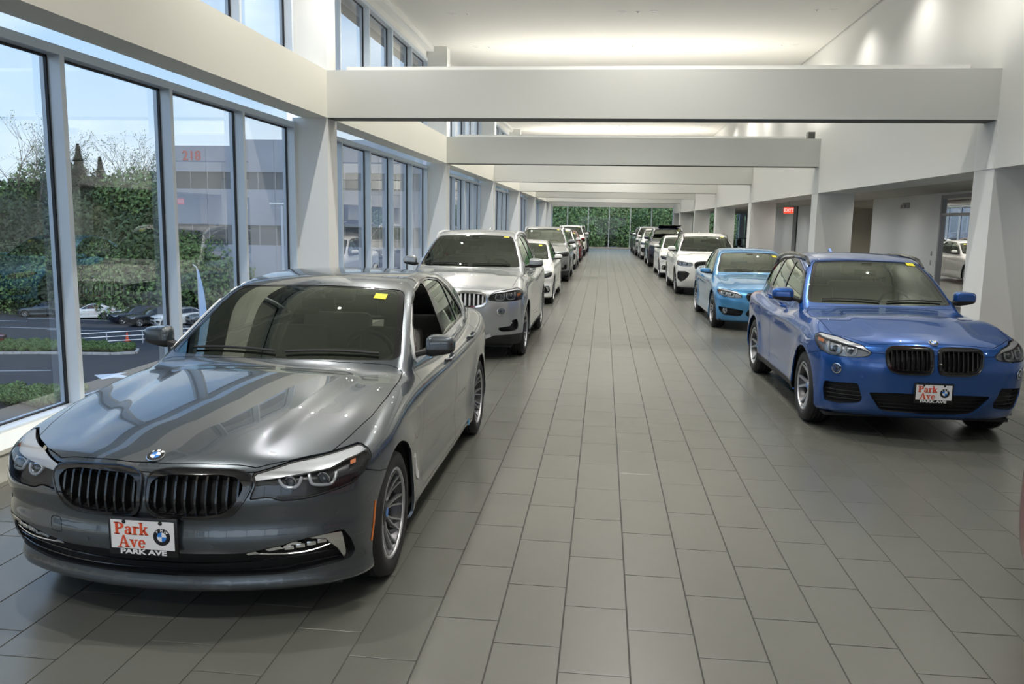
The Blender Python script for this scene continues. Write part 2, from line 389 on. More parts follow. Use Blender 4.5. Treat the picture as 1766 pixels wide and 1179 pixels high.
KEY = {17.5: 'nearest', 20.72: 'second', 37: 'third', 40.4: 'fourth'}
for j, y in enumerate(rowsY):
    for i, x in enumerate((-3.30, .22, .86, 4.37)):
        o = gl if first else copy_tree(gl); first = False
        o.location = (x, y, ZC)
        if y in KEY: tag(o, 'recessed downlight, %s ceiling row in view, %s' % (KEY[y], ['leftmost by the clerestory', 'left of the middle pair', 'right of the middle pair', 'rightmost by the wall'][i]), 'light', 'recessed downlights')
        else: o.parent = ceiling
    for i, x in enumerate((-2.97, .54, 4.06)):
        o = sp_ if firsts else copy_tree(sp_); firsts = False
        o.location = (x, y, ZC-.0005)
        if y in KEY: tag(o, 'small sprinkler cover plate, %s ceiling row in view, %s' % (KEY[y], ['left one', 'middle one', 'right one'][i]), 'sprinkler', 'ceiling sprinkler covers')
        else: o.parent = ceiling
# ---- uplights lying in the troughs on the beams, wall washers, and the lamps in the downlights
for k in (-2, 0, 1, 2, 3, 4, 5):
    ld = bpy.data.lights.new('beam_uplight', 'AREA'); ld.shape = 'RECTANGLE'; ld.size = 7.6; ld.size_y = .12; ld.energy = UP_E*(.45 if k < 1 else .7 if k == 1 else 1.0); ld.color = (1.0, .95, .86)
    lo = bpy.data.objects.new('beam_uplight', ld); C.objects.link(lo); lo.location = (.5, Y0+SP*k+.19, ZT+.10); lo.rotation_euler = (PI, 0, 0)
for k in range(-1, 6):
    ld = bpy.data.lights.new('wall_washer', 'SPOT'); ld.energy = WASH_E; ld.spot_size = math.radians(110); ld.spot_blend = 1; ld.color = (1.0, .95, .84); ld.shadow_soft_size = .15
    lo = bpy.data.objects.new('wall_washer', ld); C.objects.link(lo); lo.location = (4.6, Y0+SP*k+1.0, ZT+.1); lo.rotation_euler = (PI*.97, .2, 0)
for y in [-11, -8, -4, 0, 4.2]+rowsY:
    for x in (-3.30, .22, .86, 4.37):
        ld = bpy.data.lights.new('downlight_lamp', 'SPOT'); ld.energy = DOWN_E*(.45 if x > 4 else 1.5 if x < -3 else 1.1); ld.spot_size = math.radians(132); ld.spot_blend = .95; ld.color = (1.0, .96, .90); ld.shadow_soft_size = .022
        lo = bpy.data.objects.new('downlight_lamp', ld); C.objects.link(lo); lo.location = (x, y, ZC-.03)
for y in range(-10, 62, 3):
    ld = bpy.data.lights.new('soffit_lamp', 'SPOT'); ld.energy = SOF_E; ld.spot_size = math.radians(168); ld.spot_blend = 1.0; ld.color = (1.0, .95, .88); ld.shadow_soft_size = .03
    lo = bpy.data.objects.new('soffit_lamp', ld); C.objects.link(lo); lo.location = (6.75, y, 2.74)
    MB().lathe([(.03,-.003),(.05,-.005),(.053,0)], n=14).build('soffit_downlight', M_lamp, bpy.data.objects['soffit_right'], loc=(6.75, y, 2.76))
ld = bpy.data.lights.new('alcove_fill_light', 'SPOT'); ld.energy = 60; ld.spot_size = math.radians(150); ld.spot_blend = 1; ld.color = (1.0, .92, .80); ld.shadow_soft_size = .02  # fill spot added only to brighten the alcove, no fitting there
lo = bpy.data.objects.new('alcove_fill_light', ld); C.objects.link(lo); lo.location = (XB+.9, 28.8, 2.56)
st('end_pier', MB().box(10.4, 13, YEND-.35, YEND+.02, 0, 3.1), M_beige)
st('end_post', MB().box(9.95, 10.3, YEND-.35, YEND+.02, 0, 3.1), M_alu)
# ---- metal rack with black goods by the far window
M_rackb = mat('rack_black', (.015,.015,.017), .5)
rk = empty('display_rack', (8.6, 51.0, 0), label='low black metal rack with dark goods between the far right columns', cat='rack')
m = MB()
for x in (-1.4, .2): 
    for y in (-.25, .25): MB().box(x-.02, x+.02, y-.02, y+.02, 0, 1.12).build('post', M_rackb, rk)
for z in (.25, .68, 1.1): MB().box(-1.42, .22, -.27, .27, z, z+.03).build('shelf', mat('rack_shelf', (.02,.02,.022), .45), rk)
M_rub = mat('black_rubber', (.018,.018,.02), .75)
for i, (x, z) in enumerate([(-1.2,.28),(-.9,.28),(-.6,.28),(-.25,.28),(-1.15,.71),(-.8,.71),(-.4,.71)]):
    o = empty('rack_tyre', (8.6+x, 51.0, z+.0), label='black tyre standing on the far black rack, ' + ('lower' if z < .5 else 'upper') + ' shelf, number %s from the left' % ['one','two','three','four','one','two','three'][i], cat='tyre', group='tyres on the far rack')
    MB().lathe([(.11,-.1),(.17,-.11),(.185,-.06),(.19,0),(.185,.06),(.17,.11),(.11,.1)], 'x', (0,0,.19), 20, close=True).build('tread', M_rub, o)
# round metal tower of black wheels
tw = empty('wheel_tower', (8.95, 49.4, 0), label='tall dark display tower of black wheels beside the far rack', cat='display')
MB().lathe([(.25,0),(.25,.03),(.03,.05),(.03,2.0),(.001,2.0)]).build('stand', mat('tower_black', (.02,.02,.02), .4), tw)
for i in range(7):
    MB().lathe([(.16,-.09),(.24,-.1),(.27,0),(.24,.1),(.16,.09)], 'x', (0, 0, .28+.27*i), 18, close=True).build('wheel', M_rub, tw)
# ---- outer parts of the building: roof edge over the clerestory, facade below the floor
st('roof_slab', MB().box(-5.35, 13.2, YB-.2, YEND+1.0, ZC+.25, ZC+.6), M_white)
st('roof_edge', MB().box(-5.4, -4.9, YB-.2, YEND+1.0, 5.98, ZC+.25), mat('soffit_grey', (.10,.12,.14), .6))
st('facade_below', MB().box(-4.75, 13, YB, YEND+.4, -8.2, -.30), mat('facade_panel', (.5,.5,.5), .6))
st('wall_rear', MB().box(-4.7, 13, -6.3, -6.0, 2.9, ZC+.3).box(3.5, 13, -6.3, YB, 0, 2.9), M_white)
st('wall_far_right', MB().box(13, 13.2, YB, YEND, -.3, 3.1), M_gwall)
# ================================================================ outside
GZ = -8.2
M_asph = mat('asphalt', (.022,.027,.038), .9, noise=(.6,.12), bump=(30,.3))
M_line = mat('road_paint', (.62,.66,.72), .8)
M_kerb = mat('granite_kerb', (.42,.42,.42), .85, noise=(3,.2))
M_grassy = mat('grass_bank', (.05,.075,.03), .95, noise=(.8,.4), bump=(6,.8))
st('car_park', MB().box(-180, 70, -60, 240, GZ-.3, GZ), M_asph)
rng = random.Random(5)
def line(x0, y0, x1, y1, w=.13):
    dx, dy = x1-x0, y1-y0; l = math.hypot(dx, dy); nx, ny = -dy/l*w/2, dx/l*w/2
    return MB().add([(x0+nx,y0+ny,GZ+.006),(x1+nx,y1+ny,GZ+.006),(x1-nx,y1-ny,GZ+.006),(x0-nx,y0-ny,GZ+.006),
                     (x0+nx,y0+ny,GZ),(x1+nx,y1+ny,GZ),(x1-nx,y1-ny,GZ),(x0-nx,y0-ny,GZ)], [(0,1,2,3),(0,4,5,1),(1,5,6,2),(2,6,7,3),(3,7,4,0)])
lines = [((-49.3,44.8),(-35.5,48.5)),((-45.9,41),(-32.4,43.5)),((-42.5,37.3),(-34.4,38.7)),
         ((-63.5,70.2),(-54,70.9)),((-59.4,66.4),(-45.9,67)),((-55.4,72.9),(-47.2,73.3)),((-48.6,66.2),(-41.2,66.6)),((-44.6,74.2),(-39.2,74.7)),((-40.5,71),(-35.1,71.6)),((-36.5,67.5),(-31.1,68))]
for i, (a, b) in enumerate(lines):
    st('parking_line', line(*a, *b), M_line)
st('road_arrow', MB().prism([(-31.9,47.6),(-30.4,48.8),(-30.5,48.1),(-29.0,47.3),(-30.3,47.1),(-30.6,46.4)], GZ, GZ+.006, 'xy'), M_line)
st('road_marking', MB().prism([(-27.7,35.1),(-23.3,38.0),(-22.4,37.4),(-25.7,34.2)], GZ, GZ+.006, 'xy'), M_line)
# kerbed planting island
isl = [(-70.2,48.9),(-48.6,52.1),(-40.5,54.3),(-35.4,54.9),(-34,55.8),(-34.6,57.1),(-39.8,58.1),(-50,57.5),(-70.2,56.2)]
st('planting_island', MB().prism(isl, GZ, GZ+.12, 'xy'), mat('mulch', (.05,.035,.025), .95, bump=(14,.6)))
kb = empty('island_kerb', (0,0,0), kind='structure')
for i in range(len(isl)-1):
    a = Vector(isl[i]); b = Vector(isl[i+1]); n = max(1, int((b-a).length/1.1))
    for k in range(n):
        p = a.lerp(b, k/n); q = a.lerp(b, (k+.97)/n); d = (q-p).normalized(); nn = Vector((-d.y, d.x))*.09
        MB().prism([tuple(p-nn), tuple(q-nn), tuple(q+nn), tuple(p+nn)], GZ, GZ+.17, 'xy').build('stone', M_kerb, kb)
# ---- leaves: a clump of small bent quads on a lumpy crown
def leaf_mesh(name, n, rx, rz, size, seed, m, lumps=9, shell=.55):
    r = np.random.RandomState(seed)
    c = r.normal(size=(lumps, 3)); c /= np.linalg.norm(c, axis=1)[:, None]; c *= r.uniform(.25, .62, (lumps, 1)); c[:, 2] = np.abs(c[:, 2])*.9-.1
    rad = r.uniform(.30, .50, lumps); k = r.randint(0, lumps, n)
    d = r.normal(size=(n, 3)); d /= np.linalg.norm(d, axis=1)[:, None]
    p = c[k] + d*(rad[k]*r.uniform(shell, 1, n)**.5)[:, None]
    p = p*np.array([rx, rx, rz])
    a = r.normal(size=(n, 3)); a /= np.linalg.norm(a, axis=1)[:, None]; b = np.cross(a, d); b /= np.linalg.norm(b, axis=1)[:, None]+1e-9
    s = size*r.uniform(.6, 1.3, (n, 1))
    v = np.stack([p-a*s, p+b*s*.6, p+a*s, p-b*s*.6], 1).reshape(-1, 3)
    f = np.arange(4*n).reshape(n, 4)
    me = bpy.data.meshes.new(name); me.from_pydata(v.tolist(), [], f.tolist()); me.materials.append(m); me.update(); return me
def leafmat(name, col, var=.45):
    m = mat(name, col, .6, var=var, spec=.25)
    return m
LM = [leafmat('leaves_dark', (.032,.055,.026)), leafmat('leaves_mid', (.055,.09,.036)), leafmat('leaves_light', (.11,.18,.06)), leafmat('needles', (.03,.055,.03)), leafmat('leaves_pale', (.15,.21,.08))]
M_bark = mat('bark', (.10,.08,.065), .9, bump=(12,.6))
crowns = [leaf_mesh('crown', 26000, 4.6, 4.6, .105, i, LM[i % 3], 12) for i in range(4)]
crowns.append(leaf_mesh('crown', 14000, 4.2, 4.4, .10, 9, LM[4], 14))
def trunk(h, r, seed, spread=2.2, nb=7, rmul=.5):
    rr = random.Random(seed); m = MB(); m.tube([(0,0,-h),(.1,.05,-h*.5),(0,.1,0),(.1,0,h*.35)], [r, r*.85, r*.7, r*.3], 8)
    for i in range(nb):
        a = rr.uniform(0, 2*PI); z = rr.uniform(-h*.35, h*.2); l = rr.uniform(.7, 1)*spread
        m.tube([(0,0,z),(math.cos(a)*l*.5, math.sin(a)*l*.5, z+l*.5),(math.cos(a)*l, math.sin(a)*l, z+l*1.1)], [r*rmul, r*.3, r*.12], 6)
    return m
tr_meshes = [trunk(4.5, .22, s).mesh('trunk', M_bark) for s in range(3)]
def tree(x, y, h, s, k, label, name='leafy_tree', grp='trees beyond the car park', g=None, sx=1.0):
    z = (GZ if g is None else g)
    t = empty(name, (x, y, z), rng.uniform(0, 6), label, 'tree', grp)
    a = link('crown', crowns[k], t, (0, 0, h-2.9*s)); a.scale = (s*sx, s*sx, s)
    b = link('trunk', tr_meshes[k % 3], t, (0, 0, h-3.4*s)); b.scale = (s, s, max(.2, (h-3.4*s)/4.5))
    return t
st('grass_bank', MB().add([(-170,88,GZ+.01),(-34,88,GZ+.01),(-34,140,GZ+3),(-170,140,GZ+3),(-170,88,GZ-.2),(-34,88,GZ-.2)], [(0,1,2,3),(4,5,1,0)]), M_grassy)
def raypt(px, Y): 
    d = _f + (px-883)/F_PX*_r - (385-589.5)/F_PX*_u; t = Y/d.y; return t*d.x
# tree line seen through the left windows (pixel column, distance, height)
tl = [(-90,94.5,18.2,2.7,0),(-40,89.1,16.2,2.56,2),(5,99.9,18.9,2.84,1),(45,89.1,15.9,2.43,0),(80,102.6,19.6,2.84,2),(115,86.4,16.2,2.43,3),(150,97.2,19.4,2.84,0),(185,89.1,16.5,2.56,1),(215,102.6,20,2.7,3),(240,91.8,17.6,2.56,2),(268,86.4,16.7,2.56,1),(290,99.9,19.6,2.84,0),(318,85.1,12.8,2.03,3),(345,82.4,11.2,1.89,2),(30,81,10.1,1.89,1),(150,81,10.1,2.03,0),(100,82.4,9.5,1.89,2),(230,81,10.5,2.03,2),(60,94.5,13.5,2.43,3),(280,81,10.3,1.89,3),(-60,81,10.8,2.03,1),(190,82.4,9.5,1.76,1)]
ORD = 'first second third fourth fifth sixth seventh eighth ninth tenth eleventh twelfth thirteenth fourteenth'.split()
names = ['dark green', 'mid green', 'fresh green', 'deep green', 'pale green']
for i, (px, Y, h, s, k) in enumerate(tl):
    where = ['seen at the far left edge', 'left of the first window post', 'seen in the second window pane', 'seen in the third pane beside the grey building'][0 if px < 0 else 1 if px < 90 else 2 if px < 300 else 3]
    h = h-1.7*s
    tree(raypt(px, Y), Y, h, s, k, '%s tree, %s from the left in the %s row beyond the car park' % (names[k], ORD[sum(1 for t in tl if (t[2] > 14.9) == (tl[i][2] > 14.9) and t[0] < px)], 'tall back' if tl[i][2] > 14.9 else 'low front'))
for i, (x, y) in enumerate([(-118,84),(-122,70),(-128,55),(-126,40),(-124,24),(-120,8),(-116,-8),(-112,92),(-131,62),(-127,32)]):
    tree(x, y, 12.0+(i % 3)*1.2, 2.6, [0,1,3][i % 3], 'leafy tree across the car park, outside the picture to the left, %s of ten' % ORD[i])
# open, thin-leaved trees rising above the line
def bare_tree(x, y, h, seed):
    rr = random.Random(seed); t = empty('sparse_tree', (x, y, GZ), 0, None, 'tree', 'sparse trees above the tree line'); m = MB(); tips = []
    def br(p, d, l, r, lv):
        q = (p[0]+d[0]*l, p[1]+d[1]*l, p[2]+d[2]*l); mid = tuple((p[i]+q[i])/2 + rr.uniform(-.05,.05)*l for i in range(3))
        m.tube([p, mid, q], [r, r*.8, r*.6], 5 if lv < 2 else 3, cap=False)
        if lv >= 5: tips.append(q); return
        for _ in range(3 if lv < 4 else 2):
            e = Vector((d[0]+rr.uniform(-.75,.75), d[1]+rr.uniform(-.75,.75), d[2]*.9+rr.uniform(-.15,.45))).normalized()
            br(q, tuple(e), l*rr.uniform(.62,.82), r*.58, lv+1)
    br((0,0,0), (0,0,1), h*.34, .2, 0)
    m.build('branches', M_bark, t, fix=False)
    n = len(tips)*3; r_ = np.random.RandomState(seed); P = np.array(tips)[r_.randint(0, len(tips), n)] + r_.normal(size=(n,3))*.22
    a = r_.normal(size=(n,3)); a /= np.linalg.norm(a,axis=1)[:,None]; b = np.cross(a, r_.normal(size=(n,3))); b /= np.linalg.norm(b,axis=1)[:,None]
    v = np.stack([P-a*.10, P+b*.06, P+a*.10, P-b*.06],1).reshape(-1,3)
    me = bpy.data.meshes.new('foliage'); me.from_pydata(v.tolist(), [], np.arange(4*n).reshape(n,4).tolist()); me.materials.append(LM[4]); o = link('foliage', me, t); o['kind'] = 'stuff'
    return t
for i, (px, Y, h, lab) in enumerate([(56,94.5,20.6,'tall thin-leaved tree against the sky left of the first window post'),(20,100,18.8,'thin-leaved tree at the left edge above the dark trees'),
      (196,100,19.6,'thin-leaved tree above the tree line in the middle of the second pane'),(140,97,19.1,'thin-leaved tree just right of the first window post'),(262,97,17.7,'small thin-leaved tree near the second window post'),(230,102,19.1,'thin-leaved tree right of the pointed conifer')]):
    bare_tree(raypt(px, Y), Y, h, i+3)['label'] = lab
def conifer(px, Y, h, lab):
    t = empty('conifer', (raypt(px, Y), Y, GZ), 0, lab, 'tree', 'conifers in the tree line'); r = np.random.RandomState(int(px)); n = 9000
    z = r.uniform(.25, 1, n)**.8; rad = (1-z)*.27*h*r.uniform(.5,1,n)**.5*(1+.25*np.sin(z*h*5)); a = r.uniform(0, 2*PI, n)
    P = np.stack([rad*np.cos(a), rad*np.sin(a), z*h - rad*.25], 1); d = np.stack([np.cos(a), np.sin(a), -.3+0*a],1); b = np.stack([-np.sin(a), np.cos(a), 0*a],1)
    s = .22; v = np.stack([P-d*s, P+b*s*.35, P+d*s, P-b*s*.35],1).reshape(-1,3)
    me = bpy.data.meshes.new('foliage'); me.from_pydata(v.tolist(), [], np.arange(4*n).reshape(n,4).tolist()); me.materials.append(LM[3]); o = link('foliage', me, t); o['kind'] = 'stuff'
    MB().tube([(0,0,0),(0,0,h*.95)], [.22,.03], 8).build('trunk', M_bark, t)
conifer(142, 92, 18.3, 'pointed dark conifer rising above the trees right of the first window post')
conifer(178, 94.5, 17.0, 'shorter conifer behind the pointed one in the second pane')
# trees seen through the glass end wall and beyond the right openings
st('upper_lot', MB().box(-8.4, 60, YEND+1.2, 140, -2.3, -1.9), M_asph)
ft = [(-5.5,84,7.4,1.5,2),(-2.2,79,5.6,1.2,2),(1.2,86,7.2,1.5,4),(4.6,80,5.2,1.15,2),(8.0,86,7.3,1.5,2),(10.6,79,5.6,1.2,4),(14.2,84,7.2,1.5,2),(2.6,92,7.0,1.5,2),(6.4,93,6.6,1.45,1),(-2.0,92,8.4,1.7,1),(11.5,93,8.2,1.7,4),(18,80,6.2,1.3,2),(21.5,87,7.6,1.6,1),(25.5,82,6.6,1.4,4),(16.5,93,8.2,1.7,2),(-6.6,94,9,1.8,4)]
for i, (x, y, h, s, k) in enumerate(ft):
    side = 'far left' if x < -5 else 'left part' if x < 0 else 'left of the middle' if x < 2.5 else 'middle' if x < 5 else 'right of the middle' if x < 8 else 'right part' if x < 12 else 'beyond the right columns' if x < 20 else 'far right behind the columns'
    tree(x, y, h, s, k, '%s tree outside the glass end wall, %s, %s' % (names[k], side, 'front row' if y < 83 else 'middle row' if y < 90 else 'back row'), grp='trees outside the end wall', g=-1.9)
# shrubs on the island and along the facade
shr = [leaf_mesh('foliage', 2600, .75, .55, .055, 30+i, LM[1+i % 2], 7) for i in range(3)]
n = 0
def planting(name, label, spots, sc):
    V = []; F = []; n0 = 0
    for i, (x, y, z) in enumerate(spots):
        me = shr[i % 3]; a = np.empty(len(me.vertices)*3); me.vertices.foreach_get('co', a); a = a.reshape(-1,3)*sc*rng.uniform(.8, 1.15); an = rng.uniform(0, 6); c, s_ = math.cos(an), math.sin(an)
        V.append(np.stack([a[:,0]*c-a[:,1]*s_+x, a[:,0]*s_+a[:,1]*c+y, a[:,2]+z], 1)); F.append(np.arange(len(a)).reshape(-1,4)+n0); n0 += len(a)
    me = bpy.data.meshes.new(name); me.from_pydata(np.concatenate(V).tolist(), [], np.concatenate(F).tolist()); me.materials.append(LM[2]); me.update()
    tag(link(name, me), label, 'plants', kind='stuff')
sp1 = []
for i in range(150):
    x = -61+26.0*(i+.5)/150; w0 = 1.35*((x/1.35+52)/16*2.4+36.2 if x < -48.6 else 38.6+(x/1.35+36)*.22)
    sp1.append((x, (w0+.6)+[.3, 2.0, 3.5, 1.2, 2.7][i % 5]*(1 if x < -40 else .8)*(.55 if x > -37.3 else 1)+rng.uniform(-.2,.2), GZ+.3))
planting('island_planting', 'low green ground cover filling the kerbed planting island in the car park', sp1, 1.0)
planting('bed_planting', 'dark shrubs in the bed outside below the first window pane', [(-29.0-(i % 10)*.95+rng.uniform(-.2,.2), 39.2-(i % 10)*.15+(i//10)*1.1+rng.uniform(-.3,.3), GZ+.35) for i in range(30)], 1.3)
# grey office building
bx0, bx1, by = -44.0, -11.6, 81.0
M_conc = mat('pale_concrete', (.33,.35,.41), .85, noise=(.35,.10), bump=(8,.3))
M_bwin = mat('office_glass', (.045,.05,.065), .12, spec=.8)
bl = empty('office_building', (bx0, by, GZ), label='grey concrete office building with dark window bands across the car park', cat='building')
def PB(mb, nme, mm): o = mb.build(nme, mm, bl); o.location = (-bx0, -by, -GZ); return o
PB(MB().box(bx0, -37.3, by, by+34, GZ, 9.0).box(-37.3, bx1, by, by+34, GZ, 9.65), 'core', M_conc)
WB = ((4.7,6.4), (-.9,1.1), (-6.4,-4.3))
for z0, z1 in WB: PB(MB().box(bx0, bx1, by-.35, by-.3, z0, z1), 'window_band', M_bwin)
for z0, z1 in ((6.4,9.0),(1.1,4.7),(-4.3,-.9),(GZ,-6.4)):
    x = bx0
    while x < bx1-.5:
        w = min(3.6, bx1-x); top = z1 + (.65 if (z1 > 8 and x > -38) else 0)
        PB(MB().box(x+.015, x+w-.015, by-.6, by, z0+.012, top-.012), 'panel', M_conc); x += w
x = bx0+1.8
while x < bx1:
    for z0, z1 in WB: PB(MB().box(x-.05, x+.05, by-.40, by-.35, z0, z1), 'mullion', M_frame)
    x += 1.8
PB(MB().box(-27.2,-23.8,by-1.4,by-.62,GZ,GZ+3.4), 'entrance_canopy', M_white)
text_mesh('house_number', '218', 1.35, mat('number_red', (.55,.12,.10), .5), bl, (-41.9-bx0, -.62, 7.95-GZ), off=.016, ext=.02)
# pipe railing
rl = empty('pipe_railing', (-43, 58, GZ), label='white pipe railing crossing the car park behind the traffic cones', cat='railing')
A = Vector((-40.4,57.5)); B = Vector((-26.3,68.8))
M_rail = mat('galvanised_rail', (.62,.65,.7), .4, metal=.3)
for z in (.3, .65, 1.0): MB().tube([(A.x+43,A.y-58,z),(B.x+43,B.y-58,z)], .035).build('rail', M_rail, rl)
for k in range(8):
    p = A.lerp(B, k/7); MB().tube([(p.x+43,p.y-58,0),(p.x+43,p.y-58,1.04)], .045).build('post', M_rail, rl)
# cones
def cone(x, y, label):
    c = empty('traffic_cone', (x, y, GZ), 0, label, 'traffic cone', 'traffic cones')
    MB().lathe([(.15,.04),(.13,.12),(.045,.70),(.0,.71)], n=20).build('cone', mat('cone_orange', (.85,.10,.03), .5), c)
    MB().lathe([(.104,.30),(.079,.45)], n=20).build('reflective_band', mat('cone_band', (.85,.5,.45), .4), c)
    MB().rbox(-.19,.19,-.19,.19,0,.04,.01).build('base', mat('cone_base', (.80,.09,.03), .6), c)
cone(-38.1, 61.4, 'orange traffic cone in front of the railing, left and larger one')
cone(-37.3, 62.9, 'orange traffic cone in front of the railing, right one nearer the car mirror')
# lamp post and feather banner
lp = empty('lamp_post', (-25.9, 64.1, GZ), label='white lamp post in front of the grey building', cat='lamp post')
MB().tube([(0,0,0),(0,0,11.2)], [.15,.10], 10).build('pole', M_rail, lp)
MB().rbox(-1.0,.6,-.16,.16,11.15,11.3,.03).build('lamp_head', M_white, lp)
fb = empty('feather_banner', (-27.0, 52.0, GZ), label='tall narrow blue and white feather banner on a pole in the car park', cat='banner')
MB().tube([(0,0,0),(0,0,5.9),(-.05,0,6.7),(-.3,0,6.9)], .035, 6).build('pole', M_rail, fb)
fl = spline([(0,1.4),(.36,1.3),(.55,3.0),(.43,4.8),(.13,6.3),(0,6.6)], 5)
MB().prism(fl, -.012, .012, 'xz').build('flag', mat('banner_cloth', (.45,.62,.88), .7), fb)
# ================================================================ cars: a smooth closed body surface F(x,y,z)=0, cut along its real panel lines
# car space: x across, y from the nose (0) to the tail, z up from the floor
class Sp:
    """natural cubic through control points, tabulated; straight on beyond the ends"""
    def __init__(s, pts, smooth=0.0, n=900, lin=False):
        x = np.array([p[0] for p in pts], float); y = np.array([p[1] for p in pts], float); m = len(x)
        s.t = np.linspace(x[0], x[-1], n)
        if lin or m < 3: s.v = np.interp(s.t, x, y)
        else:
            h = np.diff(x); A = np.zeros((m, m)); b = np.zeros(m); A[0,0] = A[-1,-1] = 1
            for i in range(1, m-1):
                A[i,i-1] = h[i-1]; A[i,i] = 2*(h[i-1]+h[i]); A[i,i+1] = h[i]; b[i] = 3*((y[i+1]-y[i])/h[i]-(y[i]-y[i-1])/h[i-1])
            c = np.linalg.solve(A, b); k = np.clip(np.searchsorted(x, s.t, 'right')-1, 0, m-2); d = s.t-x[k]
            bb = (y[k+1]-y[k])/h[k]-h[k]*(2*c[k]+c[k+1])/3; dd = (c[k+1]-c[k])/(3*h[k]); s.v = y[k]+bb*d+c[k]*d*d+dd*d**3
        if smooth > 0:
            w = max(1, int(smooth/(s.t[1]-s.t[0]))); ker = np.hanning(2*w+3); ker /= ker.sum()
            s0 = (s.v[1]-s.v[0]); s1 = (s.v[-1]-s.v[-2]); q = len(ker)//2
            ext = np.concatenate([s.v[0]-s0*np.arange(q, 0, -1), s.v, s.v[-1]+s1*np.arange(1, q+1)]); s.v = np.convolve(ext, ker, 'valid')
        s.d = np.gradient(s.v, s.t); s.a, s.b = s.t[0], s.t[-1]
    def __call__(s, x):
        v = np.interp(x, s.t, s.v); return v + np.where(x < s.a, (x-s.a)*s.d[0], 0) + np.where(x > s.b, (x-s.b)*s.d[-1], 0)
    def der(s, x): return np.interp(x, s.t, s.d)
def rmax(a, b, r):
    u = np.maximum(a+r, 0); v = np.maximum(b+r, 0)
    return np.minimum(np.maximum(a, b), -r) + np.sqrt(u*u+v*v)
def smin(a, b, k):
    h = np.maximum(k-np.abs(a-b), 0)/k; return np.minimum(a, b)-h*h*k*.25
def bump(x, w): return np.exp(-(x/w)**2)
def sstep(a, b, x): t = np.clip((x-a)/(b-a), 0, 1); return t*t*(3-2*t)
class Body:
    def __init__(s, q):
        s.q = q; s.L = q['L']
        s.nose = Sp(q['nose'], .03); s.tail = Sp(q['tail'], .04); s.sw = Sp(q['sweep'], .04); s.swr = Sp(q['sweep_r'], .06)
        s.W = Sp(q['W'], .15); s.sec = Sp(q['sec'], .02); s.top = Sp(q['top'], .10); s.bot = Sp(q['bot'], .05)
        s.roof = Sp(q['roof'], .10); s.gw = Sp(q['gw'], .15); s.tum = Sp(q['tum'], .05)
    def parts(s, P):
        q = s.q; X = np.abs(P[:,0]); Y = P[:,1]; Z = P[:,2]
        fr = (s.nose(Z)+s.sw(X)-Y)/np.sqrt(1+s.nose.der(Z)**2+s.sw.der(X)**2)
        re = (Y-(s.L-s.tail(Z)-s.swr(X)))/np.sqrt(1+s.tail.der(Z)**2+s.swr.der(X)**2)
        Zs = Z-q.get('rise', .03)*(Y-1.5)
        side = X-(s.W(Y)-s.sec(Zs))
        for yw in (q['yf'], q['yr']):       # swelling round the wheels
            rr = np.hypot(Y-yw, (Z-q['rw']-.02)); side = side - q.get('flare', .02)*np.exp(-((rr-q['arch'])/.13)**2)*sstep(.95, .6, Z/ q['belt'])
        Yt = Y-q.get('hsw', .22)*X*X*sstep(1.6, .2, Y)
        crown = s.q['crown']
        t = s.top(Yt) - crown*X*X
        u = X-q.get('ridge', .47)-.10*(Y-.5)     # hood creases run towards the pillars
        t = t + q.get('dome', .012)*(1-sstep(-.07, .05, u))*sstep(.15, .5, Y)*sstep(1.7, 1.3, Y)
        t = t + q.get('fend', .012)*bump(X-q.get('fendx', .74)-.02*(Y-.8), .12)*sstep(.35, .9, Y)*sstep(1.75, 1.3, Y)
        zc = q['belt']-q.get('crz', .17); A = q.get('cra', .011); dz = Zs-zc
        side = side + A*np.where(dz < 0, np.exp(-(dz/.13)**2), np.exp(-(dz/.022)**2))*sstep(.75, 1.5, Y)*sstep(s.L-.1, s.L-.7, Y)
        z2 = .40; side = side + .010*bump(Z-z2, .09)*sstep(q['yf']+q['arch'], q['yf']+q['arch']+.35, Y)*sstep(q['yr']-q['arch'], q['yr']-q['arch']-.35, Y)
        tp = (Z-t)/np.sqrt(1+s.top.der(Yt)**2+(2*crown*X)**2)
        bt = s.bot(Y)-Z
        a = rmax(side, tp, q.get('r_sh', .07)); a = rmax(a, fr, q.get('r_f', .09)); a = rmax(a, re, .10); a = rmax(a, bt, .05)
        if q.get('bumpz'):                   # a soft step out in the bumper
            z0, amp = q['bumpz']; a = a - amp*bump(Z-z0, .035)*sstep(1.0, .5, Y)
        Yr = Y-q.get('wsw', .16)*X*X*sstep(q['ymid'], 1.2, Y)+q.get('rsw', .16)*X*X*sstep(q['ymid'], s.L-.6, Y)
        gt = (Z-s.roof(Yr)+q.get('rcrown', .07)*X*X)/np.sqrt(1+s.roof.der(Yr)**2)
        gs = (X-(s.gw(Y)-s.tum(Z)))/1.05
        return a, gt, gs
    def F(s, P):
        a, gt, gs = s.parts(P)
        g = np.maximum(rmax(gs, gt, s.q.get('r_g', .07)), s.q['belt']-.2-P[:,2]); return smin(a, g, .035)
    def grad(s, P, e=2e-3):
        G = np.empty_like(P)
        for i in range(3):
            D = np.zeros(3); D[i] = e; G[:,i] = (s.F(P+D)-s.F(P-D))/(2*e)
        return G
    def snap(s, P, it=3):
        for _ in range(it):
            f = s.F(P); G = s.grad(P); n2 = (G*G).sum(1)+1e-9; P = P-G*(np.clip(f, -.03, .03)/n2)[:,None]
        return P
    def normals(s, P):
        G = s.grad(P, 3e-3); return G/(np.linalg.norm(G, axis=1)[:,None]+1e-9)
